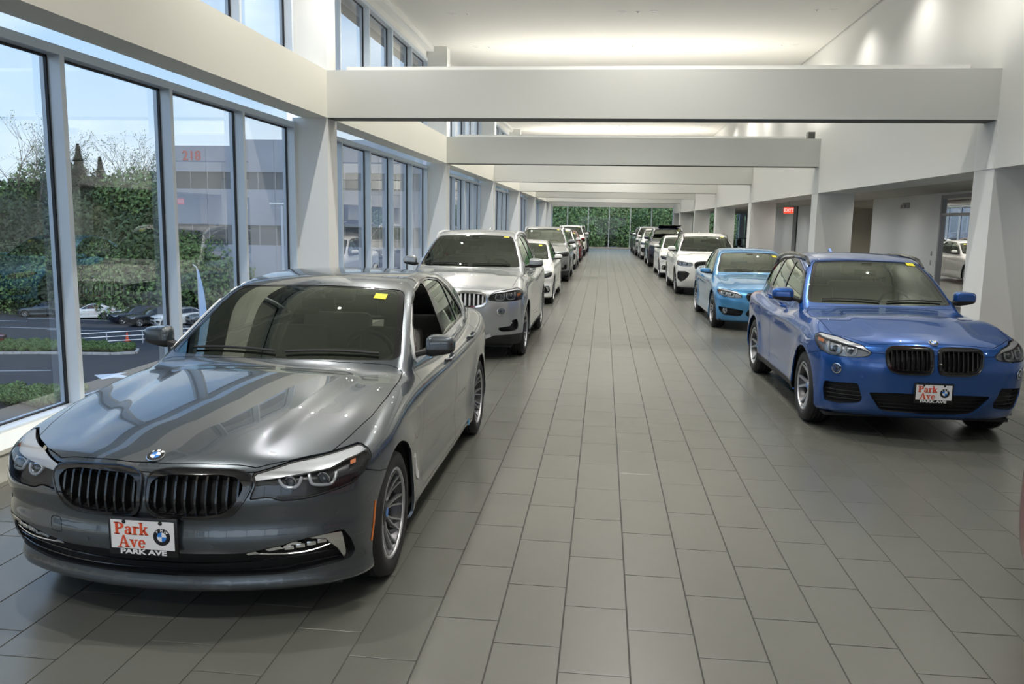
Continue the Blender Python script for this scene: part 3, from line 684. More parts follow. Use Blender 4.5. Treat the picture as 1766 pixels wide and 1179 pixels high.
    def front_y(s, X, Z, y0=-.2, y1=1.6, lo=None):
        """first y where a line from the front meets the body"""
        X = np.atleast_1d(np.array(X, float)); Z = np.broadcast_to(np.array(Z, float), X.shape).copy()
        ys = np.linspace(y0, y1, 181); P = np.stack([np.repeat(X, 181), np.tile(ys, len(X)), np.repeat(Z, 181)], 1)
        f = s.F(P).reshape(len(X), 181); k = np.argmax(f < 0, 1); k = np.maximum(k, 1)
        a = ys[k-1]; b = ys[k]
        for _ in range(14):
            m = (a+b)/2; fm = s.F(np.stack([X, m, Z], 1)); a = np.where(fm > 0, m, a); b = np.where(fm > 0, b, m)
        return (a+b)/2
    def side_x(s, Y, Z):
        Y = np.atleast_1d(np.array(Y, float)); Z = np.broadcast_to(np.array(Z, float), Y.shape).copy(); a = np.full(len(Y), 1.25); b = np.full(len(Y), .3)
        for _ in range(22):
            m = (a+b)/2; fm = s.F(np.stack([m, Y, Z], 1)); a = np.where(fm > 0, m, a); b = np.where(fm > 0, b, m)
        return (a+b)/2
    def top_z(s, X, Y):
        X = np.atleast_1d(np.array(X, float)); Y = np.broadcast_to(np.array(Y, float), X.shape).copy(); a = np.full(len(X), 2.0); b = np.full(len(X), .4)
        for _ in range(22):
            m = (a+b)/2; fm = s.F(np.stack([X, Y, m], 1)); a = np.where(fm > 0, m, a); b = np.where(fm > 0, b, m)
        return (a+b)/2
    def surface(s, h):
        """surface nets over the field, then pulled on to F=0"""
        q = s.q; x = np.arange(-1.06, 1.06+h, h); y = np.arange(-.12, s.L+.14, h); z = np.arange(.08, q['H']+.12, h)
        nx, ny, nz = len(x), len(y), len(z); V = np.empty((nx, ny, nz), np.float32); hx = (nx+1)//2
        Yg, Zg = np.meshgrid(y, z, indexing='ij'); Yg = Yg.ravel(); Zg = Zg.ravel()
        for i in range(nx):
            j = nx-1-i
            if j < i and abs(x[i]+x[j]) < 1e-6: V[i] = V[j]; continue
            V[i] = s.F(np.stack([np.full(Yg.shape, x[i]), Yg, Zg], 1)).reshape(ny, nz)
        V = V.astype(float); I = V < 0
        acc = np.zeros((nx-1, ny-1, nz-1, 3)); cnt = np.zeros((nx-1, ny-1, nz-1))
        sl = lambda o, n: slice(o, n-1+o)
        for ax in range(3):
            for o1 in (0, 1):
                for o2 in (0, 1):
                    oa = [0,0,0]; oth = [k for k in range(3) if k != ax]; oa[oth[0]] = o1; oa[oth[1]] = o2; ob = list(oa); ob[ax] = 1
                    A = V[sl(oa[0],nx), sl(oa[1],ny), sl(oa[2],nz)]; B = V[sl(ob[0],nx), sl(ob[1],ny), sl(ob[2],nz)]
                    c = (A < 0) != (B < 0); t = np.where(c, A/np.where(c, A-B, 1), 0)
                    for k in range(3): acc[..., k] += np.where(c, (t if k == ax else oa[k]), 0)
                    cnt += c
        act = cnt > 0; idx = -np.ones(act.shape, int); idx[act] = np.arange(act.sum())
        ii = np.argwhere(act); pos = (acc[act]/cnt[act][:,None]+ii)*h + np.array([x[0], y[0], z[0]])
        faces = []
        for ax in range(3):
            d = [0,0,0]; d[ax] = 1
            A = I[:nx-d[0], :ny-d[1], :nz-d[2]]; B = I[d[0]:, d[1]:, d[2]:]; e = np.argwhere(A != B); o = [k for k in range(3) if k != ax]
            e = e[(e[:,o[0]] > 0) & (e[:,o[1]] > 0) & (e < np.array(act.shape)).all(1)]
            inside = I[e[:,0], e[:,1], e[:,2]]
            def cell(da, db):
                c = e.copy(); c[:,o[0]] -= da; c[:,o[1]] -= db; return idx[c[:,0], c[:,1], c[:,2]]
            qd = np.stack([cell(1,1), cell(0,1), cell(0,0), cell(1,0)], 1)
            fl = inside if ax != 1 else ~inside
            qd[~fl] = qd[~fl][:, ::-1]; faces.append(qd)
        Q = np.concatenate(faces); Q = Q[(Q >= 0).all(1)]
        pos = s.snap(pos, 4)
        d1 = np.linalg.norm(pos[Q[:,0]]-pos[Q[:,2]], axis=1); d2 = np.linalg.norm(pos[Q[:,1]]-pos[Q[:,3]], axis=1); w = (d1 <= d2)[:,None]
        T = np.concatenate([np.where(w, Q[:,[0,1,2]], Q[:,[0,1,3]]), np.where(w, Q[:,[0,2,3]], Q[:,[1,2,3]])])
        fn = np.cross(pos[T[:,1]]-pos[T[:,0]], pos[T[:,2]]-pos[T[:,0]]); G = s.grad(pos[T].mean(1)); bad = (fn*G).sum(1) < 0; T[bad] = T[bad][:, ::-1]
        return pos, T
def clip(V, T, g, s=None):
    """keep the part of the surface where g<0; cut triangles exactly along g=0"""
    ins = g < 0; c = ins[T].sum(1); full = T[c == 3]; part = T[(c == 1) | (c == 2)]
    if len(part) == 0: return V, full
    def rot(t, k): return np.take_along_axis(t, (np.arange(3)[None]+k[:,None]) % 3, 1)
    one = part[ins[part].sum(1) == 1]; two = part[ins[part].sum(1) == 2]
    one = rot(one, np.argmax(ins[one], 1)) if len(one) else one
    two = rot(two, np.argmax(~ins[two], 1)) if len(two) else two
    E = []
    if len(one): E += [one[:,[0,1]], one[:,[0,2]]]
    if len(two): E += [two[:,[0,1]], two[:,[0,2]]]
    E = np.concatenate(E); lo = np.minimum(E[:,0], E[:,1]); hi = np.maximum(E[:,0], E[:,1]); key = lo*len(V)+hi
    uk, inv = np.unique(key, return_inverse=True); a = uk//len(V); b = uk % len(V)
    t = np.clip(g[a]/(g[a]-g[b]), 0, 1); NV = V[a]+(V[b]-V[a])*t[:,None]
    n0 = len(V); k = 0; out = [full]
    if len(one):
        e1 = inv[:len(one)]+n0; e2 = inv[len(one):2*len(one)]+n0; k = 2*len(one); out.append(np.stack([one[:,0], e1, e2], 1))
    if len(two):
        e1 = inv[k:k+len(two)]+n0; e2 = inv[k+len(two):k+2*len(two)]+n0
        out += [np.stack([e1, two[:,1], two[:,2]], 1), np.stack([e1, two[:,2], e2], 1)]
    return np.concatenate([V, NV]), np.concatenate(out)
def compact(V, T):
    u, inv = np.unique(T, return_inverse=True); return V[u], inv.reshape(T.shape)
def psd(poly, A, B):
    """signed distance to a closed outline (negative inside)"""
    p = np.array(poly, float); q = np.roll(p, -1, 0); x0, y0 = p.min(0)-.06; x1, y1 = p.max(0)+.06
    out = np.maximum.reduce([x0-A, A-x1, y0-B, B-y1])+.06; m = (A > x0) & (A < x1) & (B > y0) & (B < y1)
    if not m.any(): return out
    a = A[m][:,None]; b = B[m][:,None]; ex = q[:,0]-p[:,0]; ey = q[:,1]-p[:,1]; l2 = ex*ex+ey*ey+1e-12
    t = np.clip(((a-p[:,0])*ex+(b-p[:,1])*ey)/l2, 0, 1); d = np.sqrt(((a-p[:,0]-t*ex)**2+(b-p[:,1]-t*ey)**2).min(1))
    c1 = (p[:,1] > b) != (q[:,1] > b); xi = (q[:,0]-p[:,0])*(b-p[:,1])/(q[:,1]-p[:,1]+1e-12)+p[:,0]
    inn = ((c1 & (a < xi)).sum(1) % 2) == 1; out[m] = np.where(inn, -d, d); return out
def grow(poly, d):
    p = [Vector(a) for a in poly]; n = len(p); A = sum(p[i].x*p[(i+1)%n].y-p[(i+1)%n].x*p[i].y for i in range(n)); sg = 1 if A > 0 else -1; out = []
    for i in range(n):
        e = (p[(i+1)%n]-p[i-1]); e = e.normalized() if e.length > 1e-9 else Vector((1,0)); out.append((p[i].x+e.y*d*sg, p[i].y-e.x*d*sg))
    return out
def shell(name, B, V, T, m, parent, skirt=.012, off=0., inner=None, smooth_n=True):
    """a panel: the outer surface with its true normals and an edge folded inwards"""
    V, T = compact(V, T)
    if len(T) == 0: return None
    N = B.normals(V); V = V+N*off; nv = len(V); F = T.tolist(); VV = V; cols = N[T].reshape(-1,3)
    if skirt:
        E = np.concatenate([T[:,[0,1]], T[:,[1,2]], T[:,[2,0]]]); key = E[:,0]*nv+E[:,1]; rk = E[:,1]*nv+E[:,0]
        bd = E[~np.isin(key, rk)]
        if len(bd):
            u, inv = np.unique(bd, return_inverse=True); inv = inv.reshape(bd.shape); W = V[u]-N[u]*skirt; VV = np.concatenate([V, W])
            Q = np.stack([bd[:,1], bd[:,0], inv[:,0]+nv, inv[:,1]+nv], 1)
            fn = np.cross(VV[Q[:,1]]-VV[Q[:,0]], VV[Q[:,3]]-VV[Q[:,0]]); fn /= np.linalg.norm(fn, axis=1)[:,None]+1e-12
            F = F+Q.tolist(); cols = np.concatenate([cols, np.repeat(fn, 4, 0)])
    me = bpy.data.meshes.new(name); me.from_pydata(VV.tolist(), [], F); me.materials.append(m); me.polygons.foreach_set('use_smooth', [True]*len(F))
    me.normals_split_custom_set(cols.tolist()); me.update()
    return link(name, me, parent)
SEDAN = dict(L=4.94, H=1.479, yf=.87, yr=3.845, rw=.335, arch=.385, track=.925, belt=.95, ymid=2.95, hsw=.16,
    nose=[(.10,.22),(.165,.13),(.21,.108),(.255,.118),(.31,.10),(.40,.058),(.45,.048),(.52,.060),(.58,.052),(.625,.044),(.68,.056),(.74,.075),(.79,.11),(.84,.18),(.95,.60)],
    tail=[(.15,.14),(.30,.05),(.50,.0),(.70,.01),(.85,.03),(.98,.04),(1.05,.10)],
    sweep=[(0,0),(.2,.008),(.4,.042),(.55,.085),(.68,.135),(.78,.19),(.86,.27),(.915,.38),(.96,.6)], r_f=.05,
    sweep_r=[(0,0),(.3,.01),(.6,.06),(.8,.18),(.92,.42)],
    W=[(0,.93),(.4,.935),(.9,.937),(1.6,.928),(2.6,.932),(3.4,.934),(3.9,.93),(4.5,.90),(4.94,.85)],
    sec=[(.15,.03),(.22,.015),(.32,.012),(.45,.018),(.58,.010),(.70,.0),(.78,.004),(.86,.022),(.93,.052),(1.0,.10),(1.1,.20)],
    top=[(-.2,.68),(0,.765),(.2,.82),(.45,.875),(.8,.93),(1.15,.97),(1.5,.995),(2.2,.995),(3.3,1.01),(4.0,1.05),(4.4,1.085),(4.75,1.08),(5.0,1.04)],
    bot=[(0,.165),(.5,.165),(1.2,.16),(3.6,.16),(4.4,.20),(4.94,.28)], crown=.085,
    roof=[(1.0,.80),(1.3,.93),(1.55,1.045),(1.9,1.22),(2.2,1.362),(2.45,1.445),(2.75,1.484),(3.1,1.495),(3.45,1.486),(3.75,1.446),(4.0,1.375),(4.3,1.255),(4.55,1.14),(4.9,.96)],
    gw=[(1.1,.83),(1.7,.85),(2.4,.865),(3.1,.862),(3.8,.84),(4.2,.80),(4.6,.72)],
    tum=[(.8,0),(.95,.02),(1.1,.075),(1.25,.135),(1.4,.21),(1.55,.33)], rcrown=.07)
def suv_geo(L, H, W, yf, yr, rw, belt, hz0, cy, cz, hy, hz, py, ry, rz, gy, gz, nz=None, kn=0.0):
    """profile of a tall hatch-backed body from its main points: bonnet edge, base and head of the windscreen, roof, tail"""
    w = W/2
    return dict(L=L, H=H, yf=yf, yr=yr, rw=rw, arch=rw+.055, track=w-.012, belt=belt, ymid=(hy+gy)/2, hsw=.16,
      nose=[(.14,.20),(.22,.13),(.32,.07),(.42,.03),(.55,.01),(.68,.0),(hz0-.12,.015),(hz0-.05,.035),(hz0,.065),(hz0+.05,.13),(hz0+.2,.5)],
      tail=[(.2,.12),(.4,.03),(.6,.0),(.8,.01),(1.0,.03),(1.15,.06),(1.4,.2)],
      sweep=[(0,0),(.2,.008),(.4,.038),(w*.6,.078),(w*.74,.128),(w*.85,.19),(w*.93,.28),(w*.985,.39),(w*1.03,.6)], r_f=.05,
      sweep_r=[(0,0),(.3,.01),(.6,.04),(w*.86,.11),(w,.32)],
      W=[(0,w-.005),(.4,w+.0),(.9,w+.003),(1.6,w-.003),(L*.5,w+.0),(L*.7,w+.002),(L*.85,w-.005),(L*.93,w-.02),(L,w-.06)],
      sec=[(.2,.03),(.3,.012),(.42,.012),(.55,.012),(.68,.006),(belt-.28,.0),(belt-.2,.002),(belt-.12,.014),(belt-.04,.045),(belt+.05,.09),(belt+.2,.2)],
      top=[(-.2,hz0-.07),(0,hz0+.005),(.2,hz0+.055),(.45,hz0+.105),(.8,(hz0+cz)/2+.065),(cy-.25,cz-.045),(cy+.1,cz-.03),(2.2,belt+.0),(3.2,belt+.02),(L-.5,belt+.06),(L+.1,belt+.04)],
      bot=[(0,.21),(.5,.20),(1.2,.22),(3.4,.22),(L-.6,.26),(L,.34)], crown=.085,
      roof=[(cy-.5,cz-.22),(cy-.2,cz-.09),(cy+.05,cz+.01),(cy+.05+(hy-cy)*.45,cz+(hz-cz)*.52),(hy,hz),(hy+.25,hz+(H-hz)*.62),(py-.1,H-.012),(py+.25,H-.006),((py+ry)/2+.2,(H+rz)/2+.012),(ry,rz),(ry+.12,rz-.07),(gy,gz),(gy+.25,gz-.35)],
      gw=[(cy-.4,w-.105),(cy+.2,w-.085),(hy+.3,w-.075),(py+.4,w-.08),(ry,w-.125),(gy,w-.20),(gy+.3,w-.26)],
      tum=[(belt-.15,0),(belt,.02),(belt+.15,.065),(belt+.3,.125),(belt+.45,.20),(belt+.6,.30)], rcrown=.065, wsw=.13, rsw=.06)
X5 = suv_geo(4.886,1.755,1.938,.86,3.79,.37,1.10, .985, 1.47,1.195, 2.22,1.665, 2.8, 4.1,1.675, 4.66,1.20)
X1 = suv_geo(4.44,1.60,1.821,.84,3.51,.345,1.00, .885, 1.40,1.095, 2.12,1.52, 2.65, 3.78,1.52, 4.24,1.10)
X3 = suv_geo(4.71,1.66,1.891,.84,3.70,.36,1.05, .945, 1.45,1.14, 2.15,1.565, 2.7, 3.95,1.585, 4.45,1.15)
COUPE = dict(L=4.43, H=1.408, yf=.80, yr=3.49, rw=.325, arch=.375, track=.878, belt=.90, ymid=2.75, hsw=.16,
    nose=[(.10,.20),(.17,.13),(.22,.10),(.30,.07),(.40,.045),(.50,.035),(.58,.04),(.64,.055),(.70,.08),(.76,.13),(.82,.22),(.95,.65)],
    tail=[(.15,.14),(.30,.05),(.50,.0),(.70,.01),(.85,.03),(.98,.04),(1.05,.10)],
    sweep=[(0,0),(.2,.01),(.4,.045),(.55,.095),(.66,.15),(.75,.22),(.82,.31),(.87,.43),(.92,.65)], r_f=.05,
    sweep_r=[(0,0),(.3,.01),(.6,.06),(.8,.20),(.88,.42)],
    W=[(0,.875),(.4,.88),(.9,.885),(1.6,.870),(2.6,.878),(3.4,.888),(3.9,.88),(4.43,.82)],
    sec=[(.15,.03),(.22,.015),(.32,.012),(.45,.018),(.58,.010),(.66,.0),(.74,.004),(.82,.022),(.89,.052),(.96,.10),(1.06,.20)],
    top=[(-.2,.64),(0,.715),(.2,.775),(.45,.83),(.8,.88),(1.15,.925),(1.45,.95),(2.2,.95),(3.0,.98),(3.6,1.0),(3.95,1.02),(4.3,1.01),(4.6,.97)],
    bot=[(0,.15),(.5,.155),(1.2,.15),(3.2,.15),(3.9,.20),(4.43,.28)], crown=.085,
    roof=[(.95,.77),(1.25,.905),(1.48,1.01),(1.80,1.18),(2.10,1.325),(2.32,1.40),(2.6,1.43),(2.9,1.43),(3.2,1.395),(3.5,1.315),(3.8,1.19),(4.05,1.08),(4.4,.90)],
    gw=[(1.0,.77),(1.6,.795),(2.3,.81),(2.9,.80),(3.4,.77),(3.8,.72),(4.2,.62)],
    tum=[(.8,0),(.92,.02),(1.05,.07),(1.2,.135),(1.35,.215),(1.5,.32)], rcrown=.07)
# ---------------------------------------------------------------- car materials
def paint(name, col, metal=.68, rough=.21, flake=.08):
    m = mat(name, col, rough, metal, coat=1.0, coat_r=.015)
    nt = m.node_tree; b = nt.nodes['Principled BSDF']; b.inputs['Coat IOR'].default_value = 1.58; n = nt.nodes.new('ShaderNodeTexNoise'); n.inputs['Scale'].default_value = 1400; n.inputs['Detail'].default_value = 0
    tc = nt.nodes.new('ShaderNodeTexCoord'); nt.links.new(tc.outputs['Object'], n.inputs['Vector'])
    mr = nt.nodes.new('ShaderNodeMapRange'); mr.inputs[1].default_value = .3; mr.inputs[2].default_value = .7; mr.inputs[3].default_value = 1-flake; mr.inputs[4].default_value = 1+flake
    nt.links.new(n.outputs[0], mr.inputs[0]); mx = nt.nodes.new('ShaderNodeVectorMath'); mx.operation = 'SCALE'; mx.inputs[0].default_value = col
    nt.links.new(mr.outputs[0], mx.inputs['Scale']); nt.links.new(mx.outputs[0], b.inputs['Base Color']); return m
P_grey = paint('bluestone_paint', (.074,.089,.102), .62, .27); P_silver = paint('silver_paint', (.42,.44,.45), .6, .27); P_white = paint('white_paint_coat', (.78,.78,.76), .0, .4, .02)
P_blue = paint('deep_blue_paint', (.010,.090,.36), .55, .26); P_sky = paint('light_blue_paint', (.07,.28,.56), .5, .24)
P_red = paint('dark_red_paint', (.22,.006,.01), .4, .3); P_navy = paint('navy_paint', (.008,.014,.035), .4, .3); P_black = paint('black_paint', (.006,.006,.008), .2, .3); P_gunm = paint('graphite_silver_paint', (.25,.26,.26), .6, .32)
M_gloss = mat('gloss_black', (.006,.006,.007), .12, spec=.6, coat=.6); M_mblack = mat('matt_black_plastic', (.018,.018,.019), .6)
M_mesh = mat('black_mesh', (.010,.010,.011), .5, bump=(160,.6)); M_tyre = mat('tyre_rubber', (.012,.012,.013), .65, bump=(90,.15))
M_alloy = mat('machined_alloy', (.50,.51,.52), .34, metal=.75); M_alloyd = mat('dark_alloy', (.08,.08,.085), .35, metal=.7); M_disc = mat('brake_disc', (.09,.09,.09), .45, metal=.6)
M_cglass = glass('car_glass', (.33,.38,.33), 1.5, boost=1.6, base=.05, gcol=(.90,1,.88)); M_cglassd = glass('tinted_car_glass', (.16,.18,.16), 1.5, boost=1.5, base=.04, gcol=(.90,1,.90))
M_lens = glass('headlamp_lens', (.93,.95,.97), 1.45, boost=1.0, base=.01); M_buckl = mat('headlamp_reflector', (.42,.43,.45), .25, metal=.8); M_buck = mat('headlamp_bucket', (.03,.03,.033), .3, metal=.3); M_drl = mat('light_guide', (.62,.64,.66), .2, spec=.7)
M_sur = mat('bright_trim', (.86,.87,.88), .24, metal=.65); M_brow = mat('satin_silver', (.78,.79,.80), .28, metal=.35); M_amber = mat('amber_reflector', (.62,.17,.04), .25, spec=.7); M_ball = mat('projector_lens', (.05,.06,.07), .04, spec=1.0, coat=1)
M_tail = mat('tail_lamp', (.35,.01,.01), .15, coat=1); M_int = mat('cabin_black', (.022,.022,.021), .7); M_seat = mat('seat_leather', (.17,.165,.15), .5); M_trim = mat('cabin_lining', (.10,.10,.09), .8)
M_pwhite = mat('plate_white', (.78,.78,.78), .45); M_orange = mat('plate_orange', (.72,.085,.03), .5); M_ink = mat('badge_black', (.008,.008,.009), .3); M_letter = mat('badge_letter', (.8,.8,.8), .4)
M_rblue = mat('badge_blue', (.03,.20,.62), .3); M_rwhite = mat('badge_white', (.8,.82,.84), .3); M_yellow = mat('yellow_sticker', (.72,.66,.03), .6)
# ---------------------------------------------------------------- roundel and plate
def disc_mb(r0, r1, z, n=32, a0=0, a1=2*PI):
    m = MB(); v = []; full = abs(a1-a0-2*PI) < 1e-6; c = n if full else n+1
    for k in range(c):
        a = a0+(a1-a0)*k/n; v += [(r0*math.cos(a), -z, r0*math.sin(a)), (r1*math.cos(a), -z, r1*math.sin(a))]
    f = [(2*k, 2*k+1, 2*((k+1) % c)+1, 2*((k+1) % c)) for k in range(n)]
    return m.add(v, f)
def roundel(parent, loc, r, tilt=0., detail=True, parts=True):
    """round blue and white badge facing -y; leaned back by tilt"""
    host = parent
    def B_(mb, name, m):
        o = mb.build(name, m, host, fix=False); o.location = loc; o.rotation_euler = (-tilt, 0, 0); return o
    body = MB().lathe([(.001,0),(r*.97,0),(r,.002),(r,.006),(r*.93,.008)], 'y', n=32); body.v = [(x, -y, z) for x, y, z in body.v]
    B_(body, 'badge_rim', M_chrome); B_(disc_mb(.001, r*.93, .0082), 'badge_ring', M_ink)
    for k in range(4):
        B_(disc_mb(.0005, r*.55, .0088, 8, k*PI/2+.0, (k+1)*PI/2), 'badge_quarter', M_rblue if k % 2 else M_rwhite)
    if detail:
        for ch, a in (('B', 132), ('M', 90), ('W', 48)):
            a = math.radians(a); o = text_mesh('badge_letter', ch, r*.40, M_letter, host, (0,0,0), ext=.0001, off=.0015)
            R = Matrix.Rotation(-tilt, 4, 'X') @ Matrix.Translation((r*.74*math.cos(a), -.0094, r*.74*math.sin(a))) @ Matrix.Rotation(-(a-PI/2), 4, 'Y') @ Matrix.Rotation(PI/2, 4, 'X')
            o.matrix_basis = Matrix.Translation(loc) @ R
def rect_(x0, x1, y0, y1): return [(x0,y0),(x1,y0),(x1,y1),(x0,y1)]
def arc_(cx, cy, rx, ry, a0, a1, w, wt=None, n=14):
    """stroke along an ellipse; w across, wt thinner where the pen runs flat"""
    wt = w*.35 if wt is None else wt; L = []; R = []
    for k in range(n+1):
        a = math.radians(a0+(a1-a0)*k/n); ww = wt+(w-wt)*abs(math.cos(a)); L.append((cx+(rx)*math.cos(a), cy+(ry)*math.sin(a))); R.append((cx+(rx-ww)*math.cos(a), cy+(ry-ww*.9)*math.sin(a)))
    return [[L[k], L[k+1], R[k+1], R[k]] for k in range(n)]
SERIF = {
 'P': (.62, [rect_(.10,.25,0,.7), rect_(.02,.34,0,.05), rect_(.02,.20,.65,.7)] + arc_(.27,.505,.31,.195,-90,90,.14,.05) + [rect_(.2,.28,.65,.70), rect_(.2,.28,.31,.36)]),
 'a': (.48, [rect_(.28,.40,.05,.34), rect_(.36,.46,0,.05), rect_(.28,.40,0,.1)] + arc_(.23,.33,.17,.15,0,165,.11,.05) + arc_(.20,.14,.17,.15,60,350,.12,.05)),
 'r': (.40, [rect_(.08,.21,0,.47), rect_(.01,.29,0,.05), rect_(.01,.21,.43,.48)] + arc_(.30,.36,.14,.12,20,170,.10,.06)),
 'k': (.54, [rect_(.08,.21,0,.72), rect_(.01,.28,0,.05), rect_(.01,.21,.68,.73), [(.20,.20),(.40,.45),(.47,.45),(.22,.12)], [(.25,.27),(.33,.33),(.52,.04),(.38,0)], rect_(.36,.56,0,.05), rect_(.32,.52,.43,.475)]),
 'A': (.70, [[(.32,.71),(.40,.71),(.66,0),(.50,0)], [(.32,.71),(.36,.62),(.15,0),(.09,0)], rect_(.0,.24,0,.05), rect_(.42,.72,0,.05), rect_(.17,.50,.22,.27)]),
 'v': (.50, [[(.04,.47),(.19,.47),(.32,.10),(.25,0)], [(.25,0),(.29,.10),(.44,.47),(.39,.47)], rect_(0,.24,.43,.475), rect_(.31,.51,.43,.475)]),
 'e': (.48, arc_(.24,.235,.21,.245,0,325,.12,.05) + [rect_(.10,.45,.235,.28)])}
def serif_mesh(words, size):
    m = MB()
    for word, ox, oy in words:
        x = ox
        for ch in word:
            adv, polys = SERIF[ch]
            for p in polys:
                n = len(p)
                for dx, dz, dy in ((0,0,0),(.028,0,.00025),(0,-.012,.0005),(.028,-.012,.00075)): m.add([(x+(a+dx)*size, -dy, oy+(b+dz)*size) for a, b in p], [tuple(range(n))])
            x += adv*size
    return m
def plate(parent, loc, tilt=0.0, detail=True):
    p = MB().rbox(-.163, .163, -.010, .006, -.092, .086, .006).build('licence_plate', M_ink, parent, loc=loc); p.rotation_euler = (-tilt, 0, 0)
    MB().box(-.148, .148, -.0125, -.0100, -.058, .072).build('plate_face', M_pwhite, p)
    if detail:
        serif_mesh([('Park', -.134, -.002+.010), ('Ave', -.118, -.052)], .078).build('plate_lettering', M_orange, p, fix=False, loc=(0,-.0132,0))
        text_mesh('frame_lettering', 'PARK AVE', .030, M_letter, p, (0,-.0108,-.0735), off=.0012, xs=1.62, ext=.0004)
        for x in (-.085, .085): MB().lathe([(.001,-.0145),(.009,-.0143),(.009,-.0125)], 'y', (x,0,.066), 10).build('plate_screw', M_ink, p)
        r = .040; c = (.090, 0, .003)
        def D(mb, nme, m): o = mb.build(nme, m, p, fix=False); o.location = (c[0], -.0127, c[2])
        D(disc_mb(.001, r, .0), 'plate_badge', M_ink)
        for k in range(4): D(disc_mb(.0005, r*.55, .0006, 8, k*PI/2, (k+1)*PI/2), 'badge_quarter', M_rblue if k % 2 else M_rwhite)
        for ch, a in (('B', 132), ('M', 90), ('W', 48)):
            a = math.radians(a); o = text_mesh('badge_letter', ch, r*.44, M_letter, p, (0,0,0), ext=.0001, off=.0006)
            o.matrix_basis = Matrix.Translation((c[0]+r*.74*math.cos(a), -.0134, c[2]+r*.74*math.sin(a))) @ Matrix.Rotation(-(a-PI/2), 4, 'Y') @ Matrix.Rotation(PI/2, 4, 'X')
    return p
# ---------------------------------------------------------------- wheels
_wc = {}
def wheel(parent, style, R, w, rr, loc, side, detail=True):
    """the turning wheel: tyre, rim, spokes, hub; outer face towards +x (side=1) or -x"""
    key = (style, R, w, rr)
    if key not in _wc:
        d = {}
        h = w/2; T = [(rr-.004,-h*.86),(rr+.012,-h*.98),(R-.045,-h*1.02),(R-.012,-h*.90),(R-.002,-h*.62)]
        for g in (-.5, -.17, .17, .5): T += [(R,-h*.0+h*g*1.0-.012),(R-.008,h*g-.006),(R-.008,h*g+.006),(R,h*g+.012)]
        T += [(R-.002,h*.62),(R-.012,h*.90),(R-.045,h*1.02),(rr+.03,h*1.0),(rr+.012,h*.98),(rr-.004,h*.86)]
        T.sort(key=lambda t: t[1]) if False else None
        d['tyre'] = MB().lathe(T, 'x', n=56).mesh('tyre', M_tyre); sharp(d['tyre'], 50)
        d['rim'] = MB().lathe([(rr+.004,h*.93),(rr-.006,h*.95),(rr-.016,h*.80),(rr-.03,h*.3),(rr-.04,-h*.6),(rr+.0,-h*.9)], 'x', n=48).mesh('rim', M_alloyd)
        d['lip'] = MB().lathe([(rr+.003,h*.93),(rr-.004,h*.965),(rr-.013,h*.94),(rr-.014,h*.85)], 'x', n=48).mesh('rim_lip', M_alloy)
        d['disc'] = MB().lathe([(.05,.012),(rr*.72,.012),(rr*.72,-.012),(.05,-.012)], 'x', (-h*.25,0,0), 36).mesh('brake_disc', M_disc)
        d['back'] = MB().lathe([(rr-.02,0),(.05,.0),(.001,0)], 'x', (-h*.55,0,0), 32).mesh('brake_shield', M_mblack)
        hub = MB().lathe([(.001,h*.62),(.030,h*.62),(.034,h*.58),(.075,h*.48),(.082,h*.3),(.05,0)], 'x', n=24); d['hub'] = hub.mesh('hub', M_alloy if style != 'multi' else M_alloyd); sharp(d['hub'])
        def spoke(w0, w1, a0, a1, dep=.026, x0=.52, x1=.86, r0=.06):
            v = []; n = 6
            for k in range(n+1):
                t = k/n; r = r0+(rr-.012-r0)*t; a = a0+(a1-a0)*t; ww = w0+(w1-w0)*t; xx = h*(x0+(x1-x0)*t**1.6-.05*math.sin(PI*t)); c, s_ = math.cos(a), math.sin(a)
                for dx, dt in ((0,-ww*.35),(0,ww*.35),(-dep*.45,ww*.5),(-dep,ww*.4),(-dep,-ww*.4),(-dep*.45,-ww*.5)): v.append((xx+dx, s_*r+c*dt, c*r-s_*dt))
            f = [(6*k+j, 6*k+(j+1) % 6, 6*k+6+(j+1) % 6, 6*k+6+j) for k in range(n) for j in range(6)] + [tuple(range(6)), tuple(6*n+j for j in range(5,-1,-1))]
            return v, f
        m = MB(); sp = []
        if style == 'multi':
            for a in (-.03, .03): m.add(*spoke(.013, .012, a, a*4.2, r0=.07))
            cnt = 10
            m2 = MB().add(*spoke(.012, .010, PI/10-.02, PI/10-.02, r0=.07))
        elif style == 'five':
            for a in (-.13, .13): m.add(*spoke(.040, .030, a, a*1.9, x0=.5, r0=.05))
            cnt = 5
        elif style == 'y':
            m.add(*spoke(.045, .036, 0, 0, r0=.05)); m.add(*spoke(.02, .024, -.02, -.30, r0=.10)); m.add(*spoke(.02, .024, .02, .30, r0=.10)); cnt = 5
        else:
            for a in (-.05, .05): m.add(*spoke(.022, .02, a, a*3, r0=.06))
            cnt = 7
        me = m.mesh('spoke', M_alloy); bm = bmesh.new(); bm.from_mesh(me); bmesh.ops.recalc_face_normals(bm, faces=bm.faces); bm.to_mesh(me); bm.free(); d['spoke'] = me; d['n'] = cnt
        _wc[key] = d
    d = _wc[key]; e = empty('wheel', loc); e.parent = parent; e.rotation_euler = (0 if side > 0 else 0, 0, 0 if side > 0 else PI)
    link('tyre', d['tyre'], e); link('rim', d['rim'], e); link('rim_lip', d['lip'], e); link('hub', d['hub'], e); link('brake_shield', d['back'], e)
    if detail: link('brake_disc', d['disc'], e)
    ph = .3
    for k in range(d['n']):
        o = link('spoke', d['spoke'], e); o.rotation_euler = (2*PI*k/d['n']+ph, 0, 0)
    if detail:
        o = MB().lathe([(.001,d_h(w)*.64),(.026,d_h(w)*.635)], 'x', n=20).build('hub_cap', M_rblue, e, fix=False)
    return e
def d_h(w): return w/2
